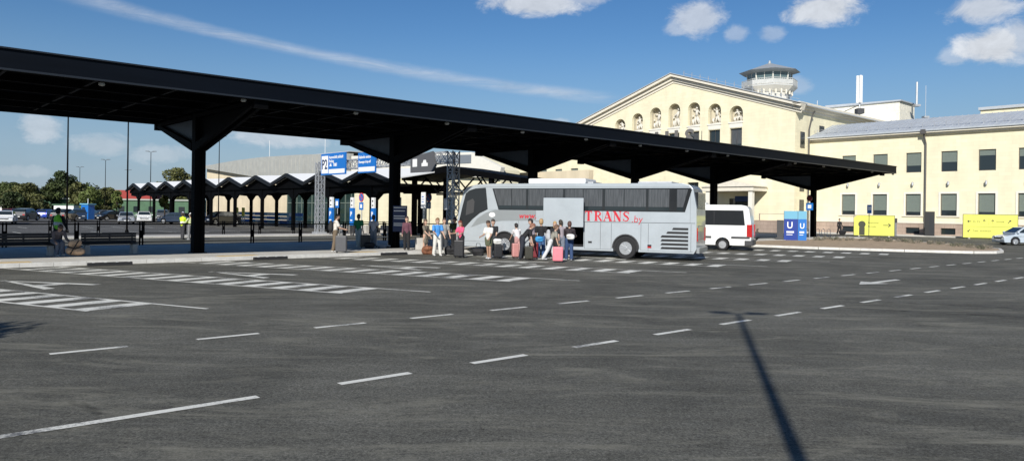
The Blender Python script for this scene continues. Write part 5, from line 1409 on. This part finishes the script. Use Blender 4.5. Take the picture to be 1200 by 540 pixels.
person(G(214.5,280.5), 20, 'worker in yellow high visibility jacket with pale cap left of the thick post', h=1.78, topc=('hivisyellow',(.55,.75,.02)), sleeve='long', botc=('darktr',(.04,.04,.045)), vest=('yellow',(.62,.80,.02)), arms=((20,10,40),(25,10,50)), cap=('palecap',(.5,.52,.6)), shoes=(.04,.04,.04))
person(G(223.5,281), -60, 'worker in white and yellow half hidden by the thick canopy post', h=1.72, topc=('paleyellow',(.6,.65,.35)), sleeve='long', botc=('greytr',(.2,.2,.2)), arms=((40,8,40),(30,8,30)), cap=W0, shoes=(.5,.5,.5))
# man with grey suitcase
pw = G(393,295.2,zpl); p,_ = person(pw, 62, 'man in white shirt and brown trousers standing at a grey suitcase', h=1.75, head=22, lean=4, topc=('offwhite',(.66,.62,.56)), botc=('brown',(.16,.12,.08)), arms=((28,6,45),(25,6,50)), legs=((3,3),(-5,4)), hair=(.06,.04,.03), shoes=(.7,.7,.7))
backpack(p, 'black backpack on the man in the white shirt', ('blackpack',(.02,.02,.022)), 1.2, -.2)
suitcase(G(400.5,296.3,zpl), .1, 'large grey hard suitcase beside the man in the white shirt', ('grey',(.10,.10,.105)), .50,.72,.30, True,.12)
# pair walking under canopy
person(G(420.5,289.4,zpl), 10, 'person in green shirt and pale trousers walking away under the canopy', topc=('green',(.02,.22,.09)), botc=('palegrey',(.42,.46,.44)), arms=((5,12,8),(-8,12,12)), legs=((8,4),(-8,6)), h=1.72)
person(G(438,290,zpl), -5, 'person in checked pale shirt pushing a luggage trolley', h=1.68, topc=('checked',(.42,.42,.46)), botc=('greyjeans',(.17,.2,.23)), arms=((30,8,30),(30,8,30)), legs=((6,3),(-6,5)), hair=(.03,.025,.02))
r = thing('luggage_trolley', 'metal luggage trolley right of the person in the checked shirt', 'trolley', G(450,290.5,zpl), R(20))
b = MB(); b.tube([(-.3,-.3,.12),(.3,-.3,.12),(.3,.4,.12),(-.3,.4,.12),(-.3,-.3,.12)],.018,6); b.tube([(-.28,.4,.12),(-.28,.48,1.0),(.28,.48,1.0),(.28,.4,.12)],.018,6); b.bar((-.28,.44,.55),(.28,.44,.55),.03); b.build('frame', M['galv'], r)
for x,y in ((-.28,-.25),(.28,-.25),(-.28,.38),(.28,.38)): b = MB(); b.lathe([(.06,-.02),(.06,.02)],(x,y,.06),'x',12); b.build('wheel', M['black'], r)
suitcase(G(428.5,290.6,zpl), .3, 'upright black suitcase between the green shirted walker and his companion', ('blk',(.018,.018,.02)), .48,.62,.28,False)
softbag(G(433.5,290.8,zpl), .3, 'black duffel bag beside the luggage trolley', ('blk2',(.02,.02,.022)), .55,.4,.3)
# group left of coach
person(G(499,296.2,.0), 120, 'person in grey brown dress standing left of the blue shirted man', h=1.66, female=True, topc=('taupe',(.16,.14,.11)), bottom='skirt', botc=('taupe',(0,0,0)), arms=((10,22,5),(25,8,30)), hair=(.10,.06,.04), long=True, shoes=(.5,.45,.4))
softbag(G(502,298,0), .2, 'brown patterned travel bag at the foot of the blue shirted man', ('brownpat',(.20,.08,.04)), .5,.62,.34, noise=.5)
person(G(513,299.6,0), 155, 'man in bright blue t-shirt and white trousers left of the coach', h=1.76, topc=('sky',(.06,.26,.62)), botc=('whitetr',(.68,.66,.60)), arms=((15,12,25),(20,8,60)), legs=((4,3),(-4,3)), hair=(.22,.12,.06), shoes=(.7,.7,.7), spread=.14)
person(G(521,296.5,0), 150, 'person in grey top with shoulder bag behind the blue shirted man', h=1.74, topc=('greytop',(.30,.29,.27)), botc=('dk',(.04,.045,.05)), arms=((10,10,10),(20,8,50)), hair=(.05,.03,.02))
person(G(477,293,zpl), 170, 'person in dark clothes with a plum scarf right of the concrete block', h=1.65, topc=('plum',(.13,.05,.07)), botc=BLK, sleeve='long', female=True, long=True, hair=(.04,.02,.02), shoes=(.04,.04,.04))
person(G(533,293.5,0), 170, 'person in dark green shirt behind the woman in pink', h=1.76, topc=('dkgreen',(.06,.08,.03)), botc=BLK, hair=(.03,.02,.02))
person(G(541,299.6,0), -140, 'woman with long red hair in pink top behind a tall black suitcase', h=1.66, female=True, topc=('pink',(.72,.10,.20)), botc=BLK, arms=((25,8,50),(30,10,55)), long=True, hair=(.20,.05,.03), head=10, shoes=(.05,.05,.05), lean=6)
suitcase(G(538.5,302,0), -.1, 'tall black suitcase in front of the woman in pink', ('blk',(0,0,0)), .46,.74,.28)
softbag(G(529,298.5,0), 0, 'bulging black rucksack left of the tall black suitcase', ('blk2',(0,0,0)), .55,.60,.4)
softbag(G(561,300,0), -.5, 'black sports bag lying before the coach front', ('blk3',(.018,.018,.02)), .6,.5,.36)
person(G(573,303.2,0), -150, 'woman in white top and olive shorts before the coach front wheel', h=1.70, female=True, topc=('whitetop',(.70,.68,.63)), bottom='shorts', botc=('olive',(.11,.12,.07)), arms=((20,8,30),(20,8,50)), legs=((2,4),(-8,2)), hair=(.05,.03,.02), long=True, shoes=(.75,.75,.75), head=15, skin=SKIN2)
person(G(578,300.8,0), -160, 'person in black top with dark bun behind the woman in olive shorts', h=1.74, topc=BLK, botc=('dk',(0,0,0)), hair=(.04,.03,.02), arms=((20,10,20),(10,10,10)))
suitcase(G(584.5,303.2,0), .15, 'small black suitcase under a white plastic bag by the front wheel', ('blk',(0,0,0)), .38,.58,.24, True,.1)
softbag(G(583.8,303.4)+Vector((0,0,.665)), .2, 'white plastic bag on the small black suitcase by the front wheel', ('whitebag',(.75,.74,.70)), .38,.34,.22)
# crowd at luggage hold
person(G(607.5,300.6,0), -20, 'person with black bun and pale top bending beside the front wheel', h=1.62, female=True, lean=28, topc=('paletop',(.62,.60,.60)), botc=('pinkgrey',(.50,.28,.26)), arms=((35,8,10),(35,8,10)), hair=(.02,.015,.015))
p,hs = person(G(612.5,304.3,0), 75, 'person in long black clothes bending over the dark suitcase', h=1.78, lean=42, head=15, topc=BLK, bottom='trousers', botc=('nav',(.022,.025,.035)), arms=((12,6,8),(8,8,6)), legs=((3,3),(-6,2)), hair=(.25,.11,.07), shoes=(.04,.04,.04))
suitcase(G(620.5,305,0), .1, 'dark olive suitcase under the hand of the bending person in black', ('dkolive',(.045,.042,.03)), .36,.56,.24, False)
suitcase(G(604.5,302.4,0), .3, 'dusty pink suitcase behind the bending person in black', ('dustpink',(.55,.26,.24)), .30,.62,.24, False)
suitcase(G(626,303.0,0), -.1, 'dark red suitcase between the black clad person and the blue bag', ('maroon',(.17,.012,.02)), .42,.68,.26, False)
person(G(626,300.2,0), -100, 'dark haired person in grey checked top behind the dark red suitcase', h=1.80, lean=16, topc=('chk',(.25,.22,.25)), botc=BLK, hair=(.02,.015,.012), arms=((35,8,20),(30,8,30)))
p,_ = person(G(634.5,303,0), 8, 'blond person in black t-shirt and blue jeans seen from behind', h=1.80, topc=BLK, botc=JEANS, hair=(.42,.27,.13), arms=((10,12,25),(5,14,15)), shoes=(.55,.55,.55), spread=.13)
softbag(G(632.5,304.4)+Vector((0,0,.80)), .2, 'bright blue shoulder bag on the blond person in jeans', ('bluebag',(.05,.30,.62)), .34,.36,.2, 'shoulder_bag')
p,_ = person(G(645,305,0), 70, 'woman in grey patterned shirt and white trousers reaching to the pink suitcase', h=1.68, female=True, lean=30, head=5, topc=('camo',(.26,.25,.21)), botc=('whitetr2',(.60,.60,.60)), arms=((25,6,10),(5,8,10)), legs=((22,6),(-20,10)), hair=(.14,.08,.05), shoes=(.6,.6,.6), sleeve='short')
backpack(p, 'pale grey rucksack on the woman in white trousers', ('palegreypack',(.42,.43,.44)), 1.12, -.08, .42)
suitcase(G(654.5,307.4,0), -.05, 'bright pink suitcase at the luggage hold', ('pinkcase',(.78,.22,.26)), .43,.60,.26, False)
person(G(650.5,301.6,0), 185, 'blond woman in black facing away from the open luggage hold', h=1.68, female=True, topc=BLK, botc=BLK, hair=(.45,.28,.12), long=True, arms=((15,8,30),(15,8,30)), shoes=(.05,.05,.05))
person(G(658,301.5,0), -15, 'person in mauve grey shirt at the open luggage hold', h=1.76, lean=10, topc=('mauve',(.30,.26,.28)), botc=('greyblue',(0,0,0)), arms=((60,8,30),(75,8,30)), hair=(.04,.03,.025))
person(G(664,300.4,0), 150, 'tall man in cap with bare raised arm against the luggage flap', h=1.98, topc=('greyt',(.36,.32,.33)), botc=BLK, cap=BLK, skin=SKIN, arms=((20,8,30),(60,8,40)), hair=(.03,.02,.02))
p,_ = person(G(667.5,305.2,0), 12, 'person in black jacket and blue jeans with white bag seen from behind', h=1.72, lean=6, topc=('blackj',(.035,.025,.028)), sleeve='long', botc=('jeans2',(.03,.06,.14)), arms=((35,10,50),(30,10,55)), hair=(.09,.04,.03), legs=((6,3),(-8,5)), shoes=(.35,.35,.38), spread=.13)
softbag(G(669,306.0)+Vector((0,0,.95)), -.6, 'white shoulder bag on the person in black jacket and jeans', ('whitebag',(0,0,0)), .36,.34,.2, 'shoulder_bag')
person(G(984,274.5,.1), 170, 'lone person in dark clothes walking before the stone base of the wing', h=1.78, topc=BLK, sleeve='long', botc=BLK, hair=(.04,.03,.03), arms=((12,10,10),(-10,10,10)), legs=((14,8),(-14,10)), shoes=(.03,.03,.03))
softbag(G(987.5,275,.1), 0, 'dark bag beside the lone person before the wing', ('blk3',(0,0,0)), .5,.8,.4)
person(D(395,76), 200, 'distant person in yellow vest left of the second blue pillar', h=1.75, topc=('y2',(.55,.6,.05)), botc=('dk',(0,0,0)), vest=('yellow',(0,0,0)), arms=((5,10,5),(5,10,5)))

# ------------------------------------------------------------------ SKY, SUN, CAMERA
SUN_EL = R(29.5); sx_, sy_ = -.242, -.970
world = bpy.data.worlds.new('World'); scene.world = world; world.use_nodes = True
nt = world.node_tree; L = nt.links.new; nt.nodes.clear()
out = nt.nodes.new('ShaderNodeOutputWorld'); bg = nt.nodes.new('ShaderNodeBackground'); bg.inputs[1].default_value = .075
sky = nt.nodes.new('ShaderNodeTexSky'); sky.sky_type = 'NISHITA'; sky.sun_disc = False
sky.sun_elevation = SUN_EL; sky.sun_rotation = math.atan2(sx_, sy_)
sky.air_density = 1.0; sky.dust_density = .15; sky.ozone_density = 2.3; sky.altitude = 100
tc = nt.nodes.new('ShaderNodeTexCoord')
def math_(op, a, b=None, c=None, clamp=False):
    n = nt.nodes.new('ShaderNodeMath'); n.operation = op; n.use_clamp = clamp
    for i, v in enumerate((a, b, c)):
        if v is None: continue
        if isinstance(v, (int, float)): n.inputs[i].default_value = v
        else: L(v, n.inputs[i])
    return n.outputs[0]
sep = nt.nodes.new('ShaderNodeSeparateXYZ'); L(tc.outputs['Generated'], sep.inputs[0])
az = math_('ARCTAN2', sep.outputs[0], sep.outputs[1]); el = math_('ARCSINE', sep.outputs[2])
cmb = nt.nodes.new('ShaderNodeCombineXYZ'); L(az, cmb.inputs[0]); L(el, cmb.inputs[1])
def noise(scale, detail, rough, sx=1, sy=1, rot=0, dist=0, off=0):
    mp = nt.nodes.new('ShaderNodeMapping'); mp.inputs['Scale'].default_value = (sx,sy,1); mp.inputs['Rotation'].default_value=(0,0,rot); mp.inputs['Location'].default_value=(off,off,0)
    L(cmb.outputs[0], mp.inputs[0]); n = nt.nodes.new('ShaderNodeTexNoise'); n.inputs['Scale'].default_value=scale; n.inputs['Detail'].default_value=detail
    n.inputs['Roughness'].default_value=rough; n.inputs['Distortion'].default_value=dist; L(mp.outputs[0], n.inputs['Vector']); return n.outputs['Fac']
nf = noise(22, 10, .68, 1, 1.5, dist=.4); nb_ = noise(7, 5, .55, 1, 1.4)
def ang(px, py):
    w = (248.4-py)/FPX + .014*(px-600)/FPX; u = (px-600)/FPX - .014*(248.4-py)/FPX
    return math.atan2(u, 1), math.atan2(w, math.hypot(u, 1))
mask = None
def smooth(v, a, b, to=1.0):
    mr = nt.nodes.new('ShaderNodeMapRange'); mr.interpolation_type='SMOOTHSTEP'; L(v, mr.inputs['Value'])
    mr.inputs['From Min'].default_value=a; mr.inputs['From Max'].default_value=b; mr.inputs['To Min'].default_value=0; mr.inputs['To Max'].default_value=to; return mr.outputs[0]
for (px,py,wx,wy,st) in [(626,6,78,16,.85),(688,-2,30,12,.5),(817,22,42,27,.7),(800,33,28,12,.5),(962,12,62,22,.92),(905,40,22,12,.35),(862,40,20,14,.38),(1152,10,62,24,.8),(1162,55,56,29,.95),(1120,66,26,14,.45),(1195,45,30,34,.7),(935,100,26,14,.30),
                          (48,150,34,22,.55),(120,170,52,18,.42),(330,160,90,20,.6),(190,180,60,16,.4),(250,150,60,16,.4),(20,200,60,12,.3),(-80,170,90,40,.4),(1320,60,90,40,.8),(1420,20,60,30,.7),(-200,60,90,40,.5),(480,-60,120,30,.6),(1000,-90,160,40,.7),(655,143,16,6,.35)]:
    a0, e0 = ang(px, py); ra = wx/FPX*math.cos(a0)**2/1; re = wy/FPX*math.cos(a0)
    dx = math_('MULTIPLY', math_('SUBTRACT', az, a0), 1/ra); dy = math_('MULTIPLY', math_('SUBTRACT', el, e0), 1/re)
    d2 = math_('SQRT', math_('ADD', math_('MULTIPLY', dx, dx), math_('MULTIPLY', dy, dy)))
    v = math_('SUBTRACT', math_('ADD', math_('MULTIPLY', nf, 1.5), math_('MULTIPLY', nb_, .6)), d2)      # noise minus distance
    m_ = smooth(v, .10, .68, st)
    mask = m_ if mask is None else math_('MAXIMUM', mask, m_)
# long vapour streak
a0,e0 = ang(60,-12); a1,e1 = ang(725,117); am,em = ang(330,55)
tt = math_('DIVIDE', math_('SUBTRACT', az, a0), a1-a0)
# quadratic through the three points
tm = (am-a0)/(a1-a0); q_ = (em-e0-(e1-e0)*tm)/(tm*(tm-1))
line = math_('ADD', math_('ADD', e0, math_('MULTIPLY', tt, (e1-e0))), math_('MULTIPLY', math_('MULTIPLY', tt, math_('SUBTRACT', tt, 1)), q_))
dd = math_('ABSOLUTE', math_('SUBTRACT', el, line))
wv = math_('MULTIPLY', math_('ADD', .15, math_('MULTIPLY', noise(6, 6, .65, 1, 1, off=3), 1.1)), .016)
st = smooth(math_('DIVIDE', dd, wv), 1.0, .0)
st = math_('MULTIPLY', st, smooth(tt, -.05, .15)); st = math_('MULTIPLY', st, smooth(tt, 1.03, .92))
st = math_('MULTIPLY', st, math_('ADD', -.5, math_('MULTIPLY', noise(24, 9, .75, .3, 2.4, rot=.18, dist=1.2), 2.1), None, True))
st = math_('MULTIPLY', st, .62)
mask = math_('MAXIMUM', mask, st)
hz = math_('MULTIPLY', smooth(el, .14, .0), .12)
mask = math_('MAXIMUM', mask, hz)
# bottoms of the puffs a little greyer
shade = math_('ADD', .62, math_('MULTIPLY', nf, .75))
hs = nt.nodes.new('ShaderNodeHueSaturation'); hs.inputs['Saturation'].default_value = 1.32; hs.inputs['Hue'].default_value = .508; hs.inputs['Value'].default_value = 1.04; L(sky.outputs[0], hs.inputs['Color'])
hs2 = nt.nodes.new('ShaderNodeMix'); hs2.data_type='RGBA'; L(smooth(el, .24, .02, .75), hs2.inputs['Factor']); L(hs.outputs[0], hs2.inputs[6]); hs2.inputs[7].default_value = (2.6,4.1,6.2,1)
cloudc = nt.nodes.new('ShaderNodeVectorMath'); cloudc.operation='SCALE'; cloudc.inputs[0].default_value=(8.2,8.6,9.2); L(shade, cloudc.inputs['Scale'])
mixc = nt.nodes.new('ShaderNodeMix'); mixc.data_type='RGBA'; L(mask, mixc.inputs['Factor']); L(hs2.outputs[2], mixc.inputs[6]); L(cloudc.outputs[0], mixc.inputs[7])
L(mixc.outputs[2], bg.inputs[0]); L(bg.outputs[0], out.inputs[0])

sd = bpy.data.lights.new('sun','SUN'); sd.energy = 4.7; sd.angle = R(.53); sd.color = (1.0,.965,.90)
so = bpy.data.objects.new('sun', sd); COL.objects.link(so)
dirv = Vector((sx_*math.cos(SUN_EL), sy_*math.cos(SUN_EL), math.sin(SUN_EL)))
so.rotation_euler = dirv.to_track_quat('Z','Y').to_euler(); so.location = (0,-5,40)

cd = bpy.data.cameras.new('camera'); cam = bpy.data.objects.new('camera', cd); COL.objects.link(cam); scene.camera = cam
cd.sensor_width = 36; cd.lens = 36*FPX/1200; cd.clip_end = 5000; cd.clip_start = .05
cd.shift_y = -(270-248.4)/1200
rx = Vector((1,0,.014)).normalized(); fz = Vector((0,1,0)); uz = rx.cross(fz).normalized()
mw = Matrix((rx, uz, -fz)).transposed().to_4x4(); mw.translation = (0,0,CAMH); cam.matrix_world = mw
scene.view_settings.view_transform = 'Standard'; scene.view_settings.look = 'None'; scene.view_settings.exposure = .14; scene.view_settings.gamma = 1
scene.render.engine = 'CYCLES'
